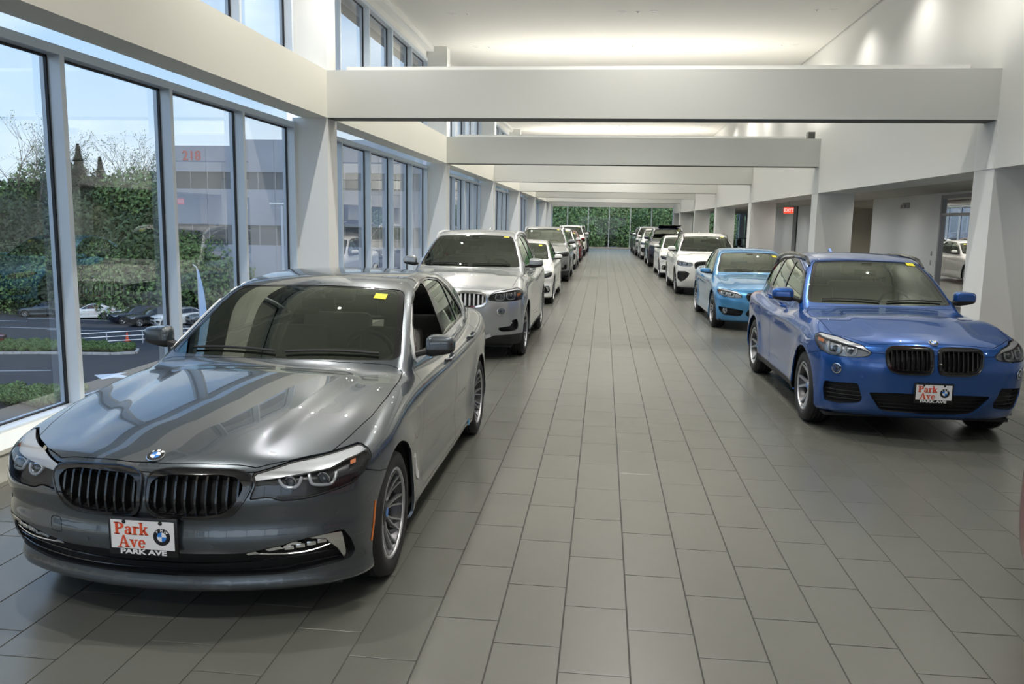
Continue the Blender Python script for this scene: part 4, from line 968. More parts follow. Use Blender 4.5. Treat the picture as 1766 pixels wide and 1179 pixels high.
# ---------------------------------------------------------------- boundary loops
def loops(V, T):
    E = np.concatenate([T[:,[0,1]], T[:,[1,2]], T[:,[2,0]]]); n = len(V); key = E[:,0]*n+E[:,1]; bd = E[~np.isin(key, E[:,1]*n+E[:,0])]
    nx = {}
    for a, b in bd.tolist(): nx.setdefault(a, []).append(b)
    out = []
    while nx:
        s = next(iter(nx)); L = [s]; c = s
        while c in nx:
            b = nx[c].pop(); 
            if not nx[c]: del nx[c]
            if b == s: break
            L.append(b); c = b
        if len(L) > 6: out.append(L)
    out.sort(key=len, reverse=True); return out
def loop_pts(B, V, T, step=.022, off=.0, k=1):
    V, T = compact(V, T); res = []
    for L in loops(V, T)[:k]:
        P = V[L]; P = np.concatenate([P, P[:1]]); d = np.r_[0, np.cumsum(np.linalg.norm(np.diff(P, axis=0), axis=1))]; n = max(8, int(d[-1]/step)); t = np.linspace(0, d[-1], n, endpoint=False)
        Q = np.stack([np.interp(t, d, P[:,i]) for i in range(3)], 1)
        res.append(Q+B.normals(Q)*off)
    return res
def halves(V, T):
    c = V[T][:,:,0].mean(1); return [(1, V, T[c > 0]), (-1, V, T[c < 0])]
# ---------------------------------------------------------------- mirrors
def mirror_mb(B, side, q):
    """head of an outside mirror: rounded lump, hollow towards the rear"""
    mw, mh, md = q.get('mir', (.205, .135, .12)); bm_v = []; n = 22; st_ = 13; secs = []
    for i in range(st_):
        t = .5-.5*math.cos(PI*i/(st_-1)); e = math.sqrt(max(0, 1-abs(2*t-1)**9))
        hz = mh/2*(1.0-.30*t*t)*e; dy = md*(1-.38*t)*e; x = mw*(t-.0); zc = .012*t
        for k in range(n):
            a = 2*PI*k/n; ca, sa = math.cos(a), math.sin(a); r = (abs(ca)**4.2+abs(sa)**4.2)**(-1/4.2)
            yy = -ca*r*dy*.5; zz = sa*r*hz*(1-.14*(ca+1)/2)
            secs.append((side*x, yy+md*.06*t, zz+zc))
    f = [(i*n+k, i*n+(k+1) % n, (i+1)*n+(k+1) % n, (i+1)*n+k) for i in range(st_-1) for k in range(n)] + [tuple(range(n)), tuple((st_-1)*n+k for k in range(n-1,-1,-1))]
    return secs, f
def mirrors(B, root, q, pm):
    mx, my, mz = q['mirror']
    for side in (1, -1):
        v, f = mirror_mb(B, side, q); V = np.array(v); T = []
        for g in f:
            for k in range(1, len(g)-1): T.append((g[0], g[k], g[k+1]))
        T = np.array(T); zs = -q.get('mir', (0,.135,0))[1]*.10
        m0 = MB().rbox(-.11*1, .03, -.05, .03, -.018, .018, .012)
        m0.v = [(side*x if True else x, y, z+zs*2.2-.0-(.03 if x < -.02 else 0)) for x, y, z in m0.v]
        e = m0.build('mirror', M_mblack, root, loc=(side*mx, my, mz))
        for nm, g, mm in (('mirror_cap', zs-V[:,2], pm), ('mirror_base', V[:,2]-zs, q.get('mirlow', M_mblack))):
            a, b = clip(V, T, g); a, b = compact(a, b); o = MB().add(a.tolist(), b.tolist(), True).build(nm, mm, e)
        md = q.get('mir', (0,0,.12))[2]; mw, mh = q.get('mir', (.205,.135,0))[:2]
        gl = fillet([(.03*side, -mh*.34), (mw*.88*side, -mh*.30), (mw*.90*side, mh*.36), (.03*side, mh*.34)], .03)
        MB().prism(gl, md*.40, md*.47, 'xz').build('mirror_glass', M_chrome, e)
# ---------------------------------------------------------------- cabin
def cabin(root, q, lod):
    yb = q['seat_y']; W = q.get('cabw', .66); zf = .30; H = q['H']
    MB().rbox(-.74, .74, .55, q['L']-.55, .20, .30, .03).build('floor_pan', M_int, root)
    c = q['cowl'][0]
    m = MB().rbox(-.70, .70, c+.02, c+.62, q['dash']-.26, q['dash']-.035, .05).rbox(.14, .58, c+.10, c+.56, q['dash']-.10, q['dash']+.005, .035)
    m.build('dashboard', M_int, root)
    cx = .37
    s = MB(); R = Matrix.Rotation(math.radians(-22), 4, 'X'); pts = []
    for k in range(28):
        a = 2*PI*k/28; p = R @ Vector((math.cos(a)*.185, 0, math.sin(a)*.185)); pts.append((cx+p.x, c+.72+p.y, q['dash']-.09+p.z))
    s.tube(pts, .016, 8, closed=True); s.rbox(-.065, .065, -.02, .02, -.06, .06, .02, rot=R, loc=(cx, c+.72, q['dash']-.09))
    for a in (0, PI, -PI/2):
        p = R @ Vector((math.cos(a)*.17, 0, math.sin(a)*.17)); s.tube([(cx, c+.72, q['dash']-.09), (cx+p.x, c+.72+p.y, q['dash']-.09+p.z)], .016, 6)
    s.build('steering_wheel', M_int, root)
    hz = q['head_z']
    def seat(x, y, w=.26, nm='front_seat'):
        e = MB().rbox(-w, w, -.27, .27, .0, .17, .06).build(nm, q.get('seatm', M_seat), root, loc=(x, y, zf+.04))
        Rt = Matrix.Rotation(math.radians(-16), 4, 'X'); b0 = hz-.30-(zf+.04)
        MB().rbox(-w*.96, w*.96, -.07, .06, -.02, b0-.02, .06, rot=Rt, loc=(0, .24, .10)).build('seat_back', q.get('seatm', M_seat), e)
        MB().rbox(-.14, .14, -.05, .05, -.09, .09, .045, rot=Rt, loc=(0, .24+(b0+.12)*.28+.02, .10+b0+.12)).build('headrest', q.get('seatm', M_seat), e)
    seat(cx, yb); seat(-cx, yb); seat(cx, yb+.92, .33, 'rear_seat'); seat(-cx, yb+.92, .33, 'rear_seat')
SEDAN.update(
    headlight=fillet([(.532,.752),(.733,.786),(.941,.798),(1.105,.812),(1.15,.785),(1.157,.752),(1.112,.715),(1.03,.674),(.9,.655),(.779,.637),(.669,.634),(.605,.655),(.512,.646),(.55,.706)], .012),
    lampbody=[(.50,.60),(.525,.722),(.741,.742),(.925,.757),(1.012,.776),(1.13,.790),(1.30,.70),(1.1,.5)],
    drl=[[(.659,.735),(.668,.708),(.693,.690),(.737,.688),(.759,.707),(.771,.738)], [(.81,.751),(.812,.723),(.829,.694),(.917,.686),(.945,.709),(.953,.742)]],
    lens=[(.885,.720,.026),(.715,.712,.022)], amber=[(1.05,.768,.016,.010)],
    kidney=fillet([(.012,.745),(.05,.762),(.13,.770),(.285,.768),(.385,.764),(.45,.752),(.474,.722),(.46,.68),(.436,.636),(.385,.574),(.30,.561),(.16,.560),(.055,.566),(.02,.592),(.010,.66)], .02),
    kidney_in=fillet([(.030,.715),(.06,.740),(.127,.748),(.329,.750),(.405,.738),(.437,.706),(.425,.67),(.40,.625),(.35,.588),(.27,.576),(.163,.574),(.06,.580),(.029,.61)], .015),
    intakes=[dict(poly=fillet([(-.2,.395),(.43,.392),(.49,.394),(.681,.428),(.765,.446),(.879,.460),(.975,.465),(1.018,.405),(1.046,.335),(1.022,.295),(.899,.285),(.686,.262),(.478,.262),(.16,.262),(-.2,.262)], .006), m=M_mblack,
        bars=[([(0,.327),(.2,.326),(.42,.330),(.60,.340),(.80,.355),(.94,.362)], .006, .6), ([(0,.288),(.2,.287),(.42,.287),(.62,.292),(.80,.305),(.96,.318)], .006, .6), ([(.50,.382),(.60,.371),(.72,.366),(.82,.376),(.91,.398)], .004, 1, M_chrome)])],
    trims=[dict(name='fog_trim', poly=[(.485,.392),(.681,.429),(.765,.447),(.879,.460),(.965,.457),(.992,.345),(.984,.305),(.945,.372),(.895,.420),(.879,.440),(.765,.430),(.681,.409),(.50,.380)], m=M_chrome, off=.002)],
    leds=[(.70,.396),(.755,.403),(.81,.411),(.865,.419)], sensors=[(.332,.433),(.953,.54)], hood=[(-.2,.125),(.1,.128),(.28,.150),(.40,.170),(.47,.175),(.60,.262),(.745,.398),(.778,.54),(.818,.81),(.822,1.1),(.812,1.4),(.788,1.585),(.70,1.60),(.40,1.54),(-.2,1.50)],
    dlo=fillet([(1.80,1.005),(1.93,1.11),(2.08,1.215),(2.30,1.335),(2.48,1.393),(2.83,1.438),(3.10,1.443),(3.38,1.415),(3.56,1.335),(3.72,1.215),(3.86,1.10),(3.83,1.066),(2.9,1.035)], .03),
    win=[fillet([(1.90,1.03),(2.08,1.20),(2.30,1.322),(2.48,1.380),(2.80,1.425),(2.74,1.045)], .015), fillet([(2.86,1.05),(2.90,1.428),(3.10,1.43),(3.34,1.405),(3.40,1.375),(3.43,1.078)], .015), fillet([(3.46,1.08),(3.44,1.365),(3.56,1.315),(3.70,1.205),(3.81,1.095)], .015)],
    doors=[[(1.60,.24),(1.56,.45),(1.60,.70),(1.66,.86),(1.735,.985),(1.82,1.075),(1.93,1.155),(2.08,1.25),(2.28,1.368),(2.48,1.425),(2.80,1.466),(2.76,1.2),(2.71,.95),(2.705,.60),(2.70,.24)],
           [(2.712,.24),(2.717,.60),(2.722,.95),(2.772,1.2),(2.812,1.467),(3.12,1.473),(3.42,1.44),(3.60,1.365),(3.76,1.24),(3.90,1.11),(3.84,.98),(3.70,.84),(3.55,.72),(3.47,.55),(3.44,.24)]],
    handles=[(2.55,.895),(3.52,.925)], bumper=[(-.3,.05),(-.3,.74),(.2,.76),(.42,.712),(.56,.664),(.9,.60),(.9,.05)],
    cowl=(1.525,.25), head=(2.355,.06), rgl=(3.85,.10), rgl2=4.45, taillight=fillet([(.45,.86),(.95,.90),(.97,.78),(.5,.76)], .02), mirror=(.868,1.90,1.082), mir=(.19,.152,.14), sur_w=.024, seat_y=2.55, dash=1.02, head_z=1.30,
    rr=.240, tw=.235, wheels='multi', badge=(.165,), plate=(.478,.0,0.0), fin_y=3.75, open=(0,), tag=(3.33,.235), panels=[('charging_flap', 'yz', fillet([(1.30,.80),(1.47,.785),(1.52,.70),(1.46,.60),(1.35,.61),(1.275,.72)], .04), 1, None, 0),
        ('side_vent', 'yz', fillet([(1.30,.55),(1.35,.52),(1.50,.36),(1.47,.325),(1.36,.38)], .01), 1, M_brow, .004), ('tow_cover', 'uz', fillet([(.570,.512),(.500,.510),(.482,.443),(.556,.447)], .012), -1, None, 0)], marker=((.505,.470),.53,.34))
def suv_det(g, **k):
    """openings and panel lines of a tall body, set out from its windscreen and roof points"""
    cy, hy, b, zt = k['cy'], k['hy'], k['b'], k['zt']; y0 = k['y0']; yB, yC, yE = k['yB'], k['yC'], k['yE']; w = g['track']
    arc = [(y0, b), (y0+(hy-y0)*.5, b+(zt-b)*.60), (hy+.10, zt-.095), (hy+.45, zt-.025), (hy+.9, zt), (yC, zt-.005), (yC+(yE-yC)*.55, zt-.07), (yE-.05, b+(zt-b)*.55), (yE, b+.09), (yC+.1, b+.05), (yB, b+.03)]
    inn = grow(arc, -.014)
    def cutp(a, c):        # the slice of the window band between two slanted posts
        out = []
        for t in np.linspace(0, 1, 200):
            pass
        P = np.array(fillet(arc, .02)); top = []; bot = []
        return None
    g.update(dlo=fillet(arc, .03), cowl=(cy+.04,.25), head=(hy+.02,.05), rgl=(g['L']-.85,.06), rgl2=g['L']-.12,
        win=[fillet([(y0+.07,b+.022),(y0+(hy-y0)*.5+.04,b+(zt-b)*.60-.018),(hy+.11,zt-.112),(hy+.45,zt-.042),(yB+.10,zt-.022),(yB-.06,b+.042)], .015),
             fillet([(yB+.02,b+.045),(yB+.17,zt-.020),(yC-.12,zt-.02),(yC+.02,zt-.024),(yC-.03,b+.062)], .015),
             fillet([(yC+.04,b+.068),(yC+.10,zt-.03),(yC+(yE-yC)*.55-.01,zt-.092),(yE-.075,b+(zt-b)*.52),(yE-.04,b+.105)], .015)],
        doors=[[(yA, z) for yA, z in [(y0-.36,.30),(y0-.36,b-.40),(y0-.20,b-.16),(y0-.10,b-.06),(y0+.0,b+.04),(y0+(hy-y0)*.5-.02,b+(zt-b)*.60+.035),(hy+.08,zt-.060),(hy+.45,zt+.010),(yB+.14,zt+.034),(yB-.02,b+.0),(yB-.05,.70),(yB-.05,.30)]],
               [(yB-.043,.30),(yB-.043,.70),(yB-.012,b),(yB+.147,zt+.036),(hy+.95,zt+.034),(yC+.05,zt+.028),(yC+.09,b+.06),(yC+.05,b-.15),(yC-.16,b-.36),(yC-.24,.55),(yC-.26,.30)]],
        handles=[(yB-.22,b-.10),(yC-.16,b-.07)], taillight=fillet([(w-.42,b-.02),(w+.02,b+.02),(w+.02,b-.20),(w-.40,b-.14)], .03),
        mirror=(w-.075,y0+.16,b+.065), mir=(.225,.165,.14), seat_y=hy+.33, dash=b+.02, head_z=b+.36, rr=k.get('rr',.25), tw=.245, fin_y=k.get('fin_y', yC+.3),
        badge=(.115,), sensors=[], trims=[], sill=[(g['yf']+g['arch']+.0,.10),(g['yf']+g['arch']-.02,.315),(g['yr']-g['arch']+.02,.315),(g['yr']-g['arch'],.10)])
suv_det(X1, cy=1.40, hy=2.12, b=1.09, zt=1.515, y0=1.63, yB=2.56, yC=3.27, yE=3.90)
X1.update(buckm=M_buckl, headlight=fillet([(.55,.80),(.655,.862),(.894,.905),(1.11,.918),(1.175,.885),(1.143,.832),(1.064,.778),(.948,.750),(.726,.748),(.585,.766)], .015),
    lampbody=[(.4,.6),(.56,.80),(.67,.838),(.894,.878),(1.05,.893),(1.13,.905),(1.3,.80),(1.1,.5)], drl=[[(.70,.835),(.695,.79),(.72,.768),(.77,.768),(.80,.80),(.80,.852)],[(.86,.86),(.85,.80),(.88,.772),(.95,.772),(.985,.80),(.99,.875)]],
    lens=[(.92,.81,.027),(.75,.80,.022)], amber=[(1.09,.868,.04,.018)],
    kidney=fillet([(.022,.845),(.05,.863),(.12,.868),(.285,.866),(.37,.858),(.405,.825),(.395,.71),(.36,.655),(.29,.636),(.09,.634),(.035,.648),(.020,.70)], .02), slats=8,
    intakes=[dict(poly=fillet([(-.2,.462),(.30,.460),(.555,.448),(.455,.285),(.40,.268),(-.2,.262)], .02), rows=[.30,.335,.37,.405,.435]),
             dict(poly=fillet([(.655,.522),(.985,.505),(1.0,.44),(.985,.318),(.84,.305),(.64,.335),(.612,.38)], .02), sides=True, rows=[.35,.39,.43,.47])],
    fogs=[(.865,.640,.036)], fogc=True, hood=[(-.2,.085),(.10,.088),(.30,.100),(.42,.112),(.52,.135),(.62,.225),(.765,.415),(.790,.75),(.795,1.10),(.775,1.35),(.73,1.50),(.60,1.47),(.3,1.40),(-.2,1.385)],
    bumper=[(-.3,.05),(-.3,.80),(.18,.80),(.36,.765),(.50,.735),(.9,.62),(.9,.05)], plate=(.478,0,0), wheels='five', surround=M_gloss, open=(), rails=(2.10,3.90,.60,M_gloss), rr=.235, badge=(.10,), sensors=[(.62,.585)], sticker_at=(.47,2.12))
suv_det(X5, cy=1.47, hy=2.22, b=1.19, zt=1.665, y0=1.74, yB=2.78, yC=3.60, yE=4.32)
X5.update(headlight=fillet([(.55,.835),(.56,.89),(.64,.948),(.86,.975),(1.07,.993),(1.17,.955),(1.17,.90),(1.11,.84),(.95,.828),(.75,.820)], .02),
    lampbody=[(.4,.6),(.545,.89),(.65,.932),(.86,.957),(1.02,.972),(1.12,.965),(1.3,.8),(1.1,.5)], drl=[[(.68,.925),(.66,.87),(.68,.846),(.76,.842),(.79,.86),(.80,.935)],[(.85,.94),(.84,.875),(.87,.850),(.96,.850),(.99,.875),(1.0,.955)]],
    lens=[(.73,.885,.030),(.92,.895,.032)], amber=[(1.08,.91,.045,.025)],
    kidney=fillet([(.035,.90),(.06,.94),(.15,.955),(.28,.953),(.45,.938),(.495,.90),(.490,.80),(.455,.755),(.35,.735),(.12,.735),(.05,.75),(.030,.80)], .025), kframe=M_chrome, krim=M_chrome, slatm=M_brow, slats=7, slatw=.010,
    intakes=[dict(poly=fillet([(-.2,.69),(.30,.69),(.36,.66),(.24,.62),(-.2,.615)], .015)), dict(poly=fillet([(-.2,.50),(.38,.50),(.52,.42),(.50,.36),(-.2,.34)], .02), rows=[.38,.42,.46]),
             dict(poly=fillet([(.68,.462),(.90,.488),(.925,.565),(1.02,.580),(1.05,.50),(1.04,.43),(.95,.408),(.76,.408)], .015), sides=True, bars=[([(.66,.505),(.80,.512),(.93,.528)], .010, 1, M_brow)])],
    trims=[dict(name='skid_trim', poly=fillet([(-.2,.335),(.50,.35),(.60,.385),(.62,.345),(.52,.305),(-.2,.29)], .01), m=M_brow), dict(name='lower_bumper', poly=[(-.2,.288),(.54,.30),(.66,.355),(1.20,.375),(1.25,.10),(-.2,.10)], m=M_mblack, off=-.004)],
    fogs=[(.735,.69,.042)], fogc=True, hood=[(-.2,.085),(.10,.088),(.30,.100),(.45,.118),(.56,.15),(.66,.235),(.80,.37),(.825,.75),(.835,1.10),(.825,1.45),(.80,1.62),(.60,1.56),(.3,1.50),(-.2,1.475)],
    bumper=[(-.3,.05),(-.3,.87),(.2,.87),(.40,.83),(.50,.815),(.9,.70),(.9,.05)], plate=(.56,0,0), wheels='five', open=(), rails=(2.2,4.15,.63,M_brow), rr=.26, badge=(.115,), sticker_at=(.49,2.24), cladding=.0)
suv_det(X3, cy=1.45, hy=2.15, b=1.13, zt=1.575, y0=1.70, yB=2.68, yC=3.46, yE=4.15)
X3.update(buckm=M_buckl, headlight=fillet([(.58,.80),(.60,.87),(.68,.905),(.90,.925),(1.14,.940),(1.20,.90),(1.13,.825),(1.0,.795),(.75,.785)], .015),
    lampbody=[(.4,.6),(.59,.865),(.69,.885),(.90,.905),(1.06,.92),(1.16,.93),(1.3,.8),(1.1,.5)], drl=[[(.72,.88),(.71,.83),(.73,.81),(.80,.81),(.83,.84),(.83,.885)],[(.89,.895),(.885,.84),(.91,.82),(.98,.82),(1.01,.85),(1.02,.905)]],
    lens=[(.77,.845,.026),(.95,.855,.028)], amber=[(1.1,.88,.03,.02)],
    kidney=fillet([(.025,.87),(.06,.91),(.15,.928),(.34,.922),(.46,.90),(.50,.86),(.49,.76),(.44,.70),(.33,.675),(.1,.675),(.035,.70),(.022,.78)], .025), slats=7, slatw=.007,
    intakes=[dict(poly=fillet([(-.2,.60),(.34,.60),(.52,.50),(.46,.34),(-.2,.33)], .02), rows=[.38,.43,.48]), dict(poly=fillet([(.66,.60),(.78,.655),(1.07,.645),(1.12,.58),(1.10,.44),(.97,.36),(.84,.40),(.72,.50)], .02), sides=True, bars=[([(.76,.60),(.9,.605),(1.05,.60)], .012, 1)])],
    hood=[(-.2,.085),(.10,.088),(.30,.100),(.45,.118),(.55,.15),(.66,.24),(.78,.40),(.80,.75),(.81,1.10),(.80,1.42),(.77,1.58),(.60,1.53),(.3,1.475),(-.2,1.45)],
    bumper=[(-.3,.05),(-.3,.83),(.2,.83),(.40,.80),(.52,.77),(.9,.66),(.9,.05)], plate=None, wheels='five', surround=M_gloss, open=(), rails=(2.0,3.95,.62,M_gloss), rr=.25, badge=(.11,), sticker_at=(.47,2.17))
COUPE.update(buckm=M_buckl, headlight=fillet([(.485,.625),(.52,.675),(.62,.715),(.80,.738),(1.0,.752),(1.07,.735),(1.05,.69),(.98,.645),(.85,.618),(.66,.600),(.54,.603)], .012),
    lampbody=[(.3,.5),(.49,.645),(.63,.697),(.80,.718),(.93,.732),(1.03,.738),(1.2,.68),(1.1,.4)], drl=[[(.66,.69),(.655,.65),(.68,.628),(.74,.63),(.77,.65),(.775,.70)],[(.83,.71),(.825,.67),(.85,.645),(.92,.65),(.95,.675),(.955,.72)]],
    lens=[(.715,.662,.024),(.885,.68,.024)], amber=[(1.0,.71,.02,.012)], badge=(.125,), bdet=False,
    kidney=fillet([(.020,.67),(.06,.695),(.15,.702),(.26,.700),(.345,.688),(.372,.655),(.355,.60),(.315,.545),(.24,.530),(.08,.530),(.03,.545),(.018,.60)], .02), slats=8,
    intakes=[dict(poly=fillet([(-.2,.40),(.36,.40),(.42,.32),(.36,.265),(-.2,.26)], .015), rows=[.30,.34]), dict(poly=fillet([(.44,.385),(.70,.415),(.985,.432),(.97,.36),(.86,.285),(.60,.272),(.50,.29)], .015), sides=True, rows=[.32,.36])],
    fogs=[(.83,.362,.036)], fogc=True, trims=[], sensors=[], hood=[(-.2,.11),(.12,.113),(.28,.128),(.37,.145),(.48,.19),(.58,.28),(.68,.44),(.715,.75),(.725,1.1),(.715,1.35),(.69,1.50),(.50,1.455),(.25,1.425),(-.2,1.41)],
    dlo=fillet([(1.72,.955),(1.95,1.12),(2.2,1.265),(2.42,1.345),(2.72,1.375),(3.0,1.355),(3.25,1.27),(3.42,1.14),(3.36,1.01),(2.9,.985)], .03),
    win=[fillet([(1.80,.98),(1.97,1.115),(2.2,1.25),(2.42,1.33),(2.72,1.36),(2.78,1.355),(2.86,1.0)], .015), fillet([(2.90,1.0),(2.83,1.355),(2.98,1.34),(3.22,1.26),(3.37,1.14),(3.33,1.025)], .015)],
    doors=[[(1.42,.24),(1.40,.60),(1.50,.80),(1.62,.92),(1.72,1.0),(1.95,1.165),(2.2,1.305),(2.42,1.38),(2.72,1.41),(2.86,1.40),(2.84,1.1),(2.78,.9),(2.76,.6),(2.74,.24)]], handles=[(2.62,.85)],
    bumper=[(-.3,.05),(-.3,.69),(.2,.70),(.38,.665),(.50,.62),(.9,.55),(.9,.05)], cowl=(1.45,.24), head=(2.17,.06), rgl=(3.25,.1), rgl2=4.0, taillight=fillet([(.45,.82),(.9,.86),(.9,.74),(.5,.72)], .02),
    mirror=(.80,1.80,.985), mir=(.20,.12,.125), seat_y=2.45, dash=.985, head_z=1.23, rr=.245, tw=.235, wheels='y', plate=None, surround=M_gloss, fin_y=3.3, open=())
def build_car(q, label, pm, loc, h=.03, rz=0., lod=2, cat='car', group=None, name='car'):
    """lod 3: hero, 2: near, 1: far, 0: outside in the car park"""
    B = Body(q); root = empty(name, loc, rz, label, cat, group); V, T = B.surface(h); K = .5
    cur = [V, T]
    def take(g, gap=.004):
        gv = g(cur[0]); a = clip(cur[0], cur[1], gv+gap/2); b = clip(cur[0], cur[1], -(gv-gap/2)); cur[0], cur[1] = compact(*b); return compact(*a)
    X = lambda P: np.abs(P[:,0]); U = lambda P: np.abs(P[:,0])+K*P[:,1]
    # wheel openings
    zc = q['rw']+q.get('arch_up', .0)
    for yw in (q['yf'], q['yr']):
        g = lambda P: np.maximum(np.hypot(P[:,1]-yw, P[:,2]-zc)-q['arch'], .5-X(P)); a = take(g, 0)
        lin = MB(); n = 22
        for sd in (1, -1):
            v = []
            for k in range(n+1):
                a_ = -.35+(PI+.7)*k/n; yy = yw+math.cos(a_)*(q['arch']-.0); zz = max(.17, zc+math.sin(a_)*(q['arch']-.0))
                v += [(sd*(q['track']+.0-.02), yy, zz), (sd*.48, yy, zz)]
            lin.add(v, [(2*k, 2*k+1, 2*k+3, 2*k+2) for k in range(n)], True)
            v2 = [(sd*.48, yw, zc)] + [(sd*.48, yw+math.cos(-.35+(PI+.7)*k/n)*q['arch'], max(.17, zc+math.sin(-.35+(PI+.7)*k/n)*q['arch'])) for k in range(n+1)]
            lin.add(v2, [(0, k+1, k+2) for k in range(n)])
        lin.build('arch_liner', M_mblack, root, fix=False)
    if lod >= 2 and q.get('cladding'):
        cl = take(lambda P: np.maximum(np.minimum(np.hypot(P[:,1]-q["yf"], P[:,2]-zc), np.hypot(P[:,1]-q["yr"], P[:,2]-zc))-q['arch']-q['cladding'], .5-X(P)), .002)
        for sd, a, b in halves(*cl): shell('arch_trim', B, a, b, q.get('cladm', M_mblack), root, .01, .004)
    # windscreen, rear window, roof glass
    yc, kc, yh, kh = q['cowl'][0], q['cowl'][1], q['head'][0], q['head'][1]
    def gws(P, ins):
        a, gt, gs = B.parts(P); g = rmax(gs+ins, (yc+kc*P[:,0]**2+.0*ins-P[:,1])*.8, .05); g = rmax(g, (P[:,1]-yh-kh*P[:,0]**2)*.7+(ins-.05)*.3, .04); return np.maximum(g, .03-(P[:,2]-B.top(P[:,1])+.09))
    wc_ = take(lambda P: gws(P, .050), .004)
    gi = lambda P: gws(P, .085)+.0
    gv = gws(wc_[0], .085); wi = compact(*clip(wc_[0], wc_[1], gv)); wf = compact(*clip(wc_[0], wc_[1], -gv))
    shell('windscreen', B, *wi, M_cglass, root, 0, -.006)
    shell('windscreen_seal', B, *wf, M_gloss, root, 0, -.004)
    yr0, kr = q['rgl']
    def grw(P):
        a, gt, gs = B.parts(P); g = rmax(gs+.06, yr0-kr*P[:,0]**2-P[:,1], .05); return rmax(g, P[:,1]-q['rgl2'], .04)+0*P[:,0]+np.where(P[:,2] < q['belt']+.03, 1, 0)
    rw_ = take(grw, .004)
    if len(rw_[1]): shell('rear_window', B, *rw_, M_cglassd, root, 0, -.004)
    # side windows
    dl = q['dlo']; msk = lambda P: (lambda t: t[1]-t[2]+.0)(B.parts(P))
    if lod >= 1:
        dl2 = grow(dl, q.get('sur_w', .016))
        ring = take(lambda P: np.maximum(psd(dl2, P[:,1], P[:,2]), msk(P)+.012), .002)
        gvv = psd(dl, ring[0][:,1], ring[0][:,2]); ch = compact(*clip(ring[0], ring[1], -gvv)); ins = compact(*clip(ring[0], ring[1], gvv))
        for sd, a, b in halves(*ch): shell('window_surround', B, a, b, q.get('surround', M_sur), root, .01, .006)
        rest = ins; 
        for i, wpoly in enumerate(q['win']):
            g = psd(wpoly, rest[0][:,1], rest[0][:,2]); w_ = compact(*clip(rest[0], rest[1], g)); rest = compact(*clip(rest[0], rest[1], -g))
            for sd, a, b in halves(*w_):
                if sd == 1 and i in q.get('open', ()): continue
                shell('side_window', B, a, b, M_cglassd if i else M_cglass, root, 0, -.008)
        for sd, a, b in halves(*rest): shell('window_pillar', B, a, b, M_gloss, root, .01, -.001)
    else:
        w_ = take(lambda P: np.maximum(psd(dl, P[:,1], P[:,2]), msk(P)), .0)
        for sd, a, b in halves(*w_): shell('side_window', B, a, b, M_gloss, root, 0, 0)
    # lamps, grille, intakes
    def split(pc, nm, m, skirt=.012, off=0.):
        out = []
        for sd, a, b in halves(*pc): out.append(shell(nm, B, a, b, m, root, skirt, off))
        return out
    def at(u, z, d=0.):
        """point on the body where |x|+K*y = u at height z, sunk by d"""
        y = np.linspace(-.1, 1.4, 300); P = np.stack([u-K*y, y, np.full(300, z)], 1); f = B.F(P); k = max(1, int(np.argmax(f < 0))); a, b = y[k-1], y[k]
        for _ in range(12):
            m_ = (a+b)/2; fm = B.F(np.array([[u-K*m_, m_, z]]))[0]; a, b = (m_, b) if fm > 0 else (a, m_)
        p = np.array([[u-K*a, a, z]]); return (p-B.normals(p)*d)[0]
    front = lambda P: P[:,1]-1.25
    hl = q['headlight']; hp = take(lambda P: np.maximum(psd(hl, U(P), P[:,2]), front(P)), .006)
    for sd, a, b in halves(*hp):
        bk = shell('headlight', B, a, b, q.get('buckm', M_buck), root, -.034, -.036)
        if bk is None: continue
        bk.name = 'headlight'
        if lod >= 1:
            shell('lamp_lens', B, a, b, M_lens, bk, .002, 0)
            br = clip(a, b, -psd(q['lampbody'], np.abs(a[:,0])+K*a[:,1], a[:,2])) ; br = compact(*br)
            if len(br[1]): shell('lamp_brow', B, *br, M_brow, bk, .014, -.003)
            if lod >= 2:
                for ring_ in q['drl']:
                    pts = [at(u, z, .022) for u, z in ring_]; pts = [(sd*p[0], p[1], p[2]) for p in pts]
                    MB().tube(spline(pts, 4), .0075, 8).build('light_ring', M_drl, bk)
                for u, z, r in q['lens']:
                    p = at(u, z, .034); MB().ball((sd*p[0], p[1], p[2]), r, (1,.6,1), 16, 10).build('projector', M_ball, bk)
                    Q = []
                    for k in range(20): Q.append((sd*p[0]+math.cos(2*PI*k/20)*r*1.15, p[1]-.005, p[2]+math.sin(2*PI*k/20)*r*1.15))
                    MB().tube(Q, .004, 6, closed=True).build('projector_ring', M_chrome, bk)
                for u, z, wd, hh in q['amber']:
                    P4 = [at(u-wd, z-hh, .016), at(u+wd, z-hh*.6, .016), at(u+wd, z+hh, .016), at(u-wd, z+hh*.6, .016)]; P4 = [(sd*p[0], p[1], p[2]) for p in P4]
                    MB().add(P4, [(0,1,2,3)]).build('turn_reflector', M_amber, bk, fix=False)
                MB().tube([(sd*p[0], p[1], p[2]) for p in loop_pts(B, a, b, off=-.004)[0]], .0045, 6, closed=True).build('lamp_seal', M_mblack, bk)
    kd = q['kidney']; kp = take(lambda P: np.maximum(psd(kd, X(P), P[:,2]), front(P)+.6), .0)
    ki = q.get('kidney_in') or grow(kd, -.028)
